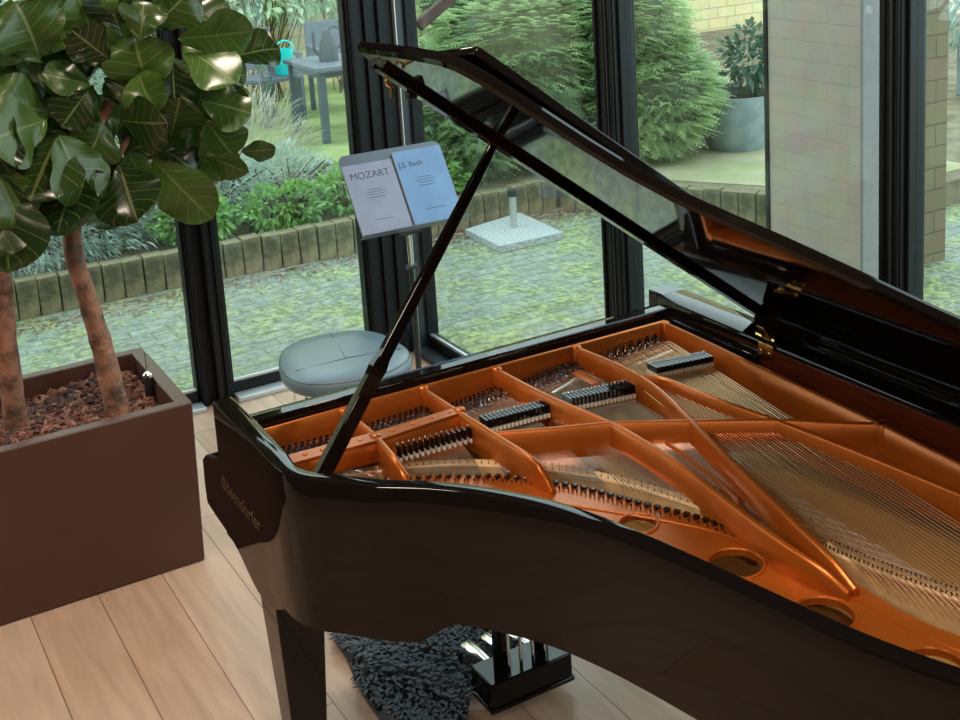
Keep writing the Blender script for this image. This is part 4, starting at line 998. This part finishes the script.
# walls outside: painted brick return wall whose long face looks towards the patio
struct('wall_return', MB().box(5.0, 5.4, 4.852, 5.58, -.1, 3.4), PBRICK)
struct('trim_8', MB().box(4.985, 5.2, 5.581, 5.605, -.1, 3.4), BLK)
struct('trim_9', MB().box(4.998, 5.41, 4.83, 4.85, -.1, 3.4), mat('shaded_end_grey', (.20,.19,.19), .9, noise=.1))  # near end face of the return wall, its shade put into a darker grey
struct('wall_tan', MB().box(5.45, 5.80, 4.95, 5.2, -.3, 3.4), TBRICK)
# garden furniture
def gtable():
    root = empty('garden_table', (4.45, 10.9, .13)); tag(root, 'dark grey garden table with a watering can on it', 'table')
    zt = .80; c = [at(289,62,zt), at(345,70,zt)]; x0, y0 = at(290,62,zt).x, at(335,69,zt).y
    x0 = 3.95; x1 = 5.1; y0 = 10.05; y1 = 10.85
    MB().box(x0, x1, y0, y1, zt-.035, zt).build('tabletop', CHAIRM, root, bevel=.004)
    MB().box(x0+.05, x1-.05, y0+.05, y1-.05, zt-.10, zt-.035).build('apron', CHAIRM, root)
    for x in (x0+.06, x1-.06):
        for y in (y0+.06, y1-.06): MB().box(x-.03, x+.03, y-.03, y+.03, .13, zt-.035).build('leg', CHAIRM, root)
gtable()
wc = V((4.22, 10.42, .80)); can = empty('watering_can', wc); tag(can, 'dark metal watering can standing on the garden table', 'watering can')
MB().lathe([(.085,0),(.088,.01),(.07,.16),(.055,.20),(.03,.26),(.028,.27)], wc, 20).build('body', TIN, can, smooth=50)
MB().tube(catmull([wc+V((-.07,0,.05)), wc+V((-.12,0,.10)), wc+V((-.13,0,.20)), wc+V((-.12,0,.26))],4), .014, 8).build('spout', TIN, can)
MB().tube(catmull([wc+V((.06,0,.10)), wc+V((.13,0,.14)), wc+V((.13,0,.26)), wc+V((.06,0,.30)), wc+V((.02,0,.26))],4), .010, 8).build('handle', TIN, can)
def gchair(x, y, rz, m, label, s=1.0):
    root = empty('garden_chair', (x, y, .13), rz); tag(root, label, 'chair')
    def pb_(name, bx):
        mb = MB(); mb.box(*[v*s for v in bx]); o = mb.build(name, m, root, local=False, bevel=.004); return o
    pb_('seat', (-.24,.24,-.23,.23,.41,.45)); pb_('backrest', (-.24,.24,.21,.245,.50,.88))
    for sx in (-1,1):
        for sy in (-1,1): pb_('leg', (sx*.225-.022, sx*.225+.022, sy*.215-.022, sy*.215+.022, 0, .88 if sy > 0 else .64))
        pb_('armrest', (sx*.225-.028, sx*.225+.028, -.24,.22,.63,.66))
p = at(278,108,.13)
gchair(4.0, 11.45, .35, CHAIRM, 'grey garden armchair behind the garden table, in front of the yellow wall')
gchair(4.75, 11.5, -.1, CHAIRM, 'grey garden armchair tucked behind the table, partly hidden by the window post')
gchair(3.30, 11.3, 1.6, CHAIRM, 'grey garden chair left of the table, beside the trailing vine')
tq = at(286,80,.45)
tc_ = empty('turquoise_stool', (4.15,11.38,.59)); tag(tc_, 'bright turquoise tub resting on the left garden armchair', 'tub')
MB().lathe([(.08,0),(.095,.12),(.10,.24),(.09,.24),(.07,.02)], (4.15,11.38,.585), 20).build('tub', TURQ, tc_, smooth=50)
tc_.name = 'turquoise_tub'
MB().tube([(4.15+.09*math.cos(a*PI/8), 11.33, .82+.09*math.sin(a*PI/8)) for a in range(9)], .01, 6).build('handle', TURQ, tc_)
# twigs lying by the edging
tw = MB(); rnd = random.Random(2)
for k in range(46):
    x = rnd.uniform(.6, 4.6); y = rnd.uniform(7.15, 7.45); a = rnd.uniform(-.7,.7); l = rnd.uniform(.06,.22)
    tw.tube([(x,y,-.045),(x+l*.5*math.cos(a), y+l*.5*math.sin(a)*.5+rnd.uniform(-.02,.02), -.035),(x+l*math.cos(a), y+l*math.sin(a)*.5, -.043)], .003, 4)
tag(tw.build('fallen_twigs', mat('twig', (.35,.30,.24), .9), None, smooth=0), 'pale dry twigs and litter along the foot of the edging stones', 'twigs', kind='stuff')
# leaf litter
ll = MB()
for k in range(2600):
    x = rnd.uniform(3.4, 5.1) if k % 2 else rnd.uniform(.5,4.8); y = 7.48 - abs(rnd.gauss(0,.16)); a = rnd.uniform(0,6.3); s_ = rnd.uniform(.008,.02)
    ll.add([(x,y,-.045),(x+s_*math.cos(a),y+s_*math.sin(a),-.04),(x+s_*1.5*math.cos(a+.5),y+s_*1.5*math.sin(a+.5),-.044),(x+s_*math.cos(a+1),y+s_*math.sin(a+1),-.038)], [(0,1,2,3)])
tag(ll.build('leaf_litter', mat('dead_leaf', (.30,.17,.11), .9, noise=.5, nscale=30), None, smooth=0), 'brown fallen leaf litter on the patio below the edging stones', 'leaf litter', kind='stuff')

# ------------------------------------------------------------------ light
w = bpy.data.worlds.new('world'); S.world = w; w.use_nodes = True
bg = w.node_tree.nodes['Background']; bg.inputs[0].default_value = (.86, .95, 1.0, 1); bg.inputs[1].default_value = 2.65
S.view_settings.view_transform = 'Standard'; S.view_settings.look = 'None'; S.view_settings.gamma = 1; S.view_settings.exposure = 0.35
S.view_settings.use_curve_mapping = False
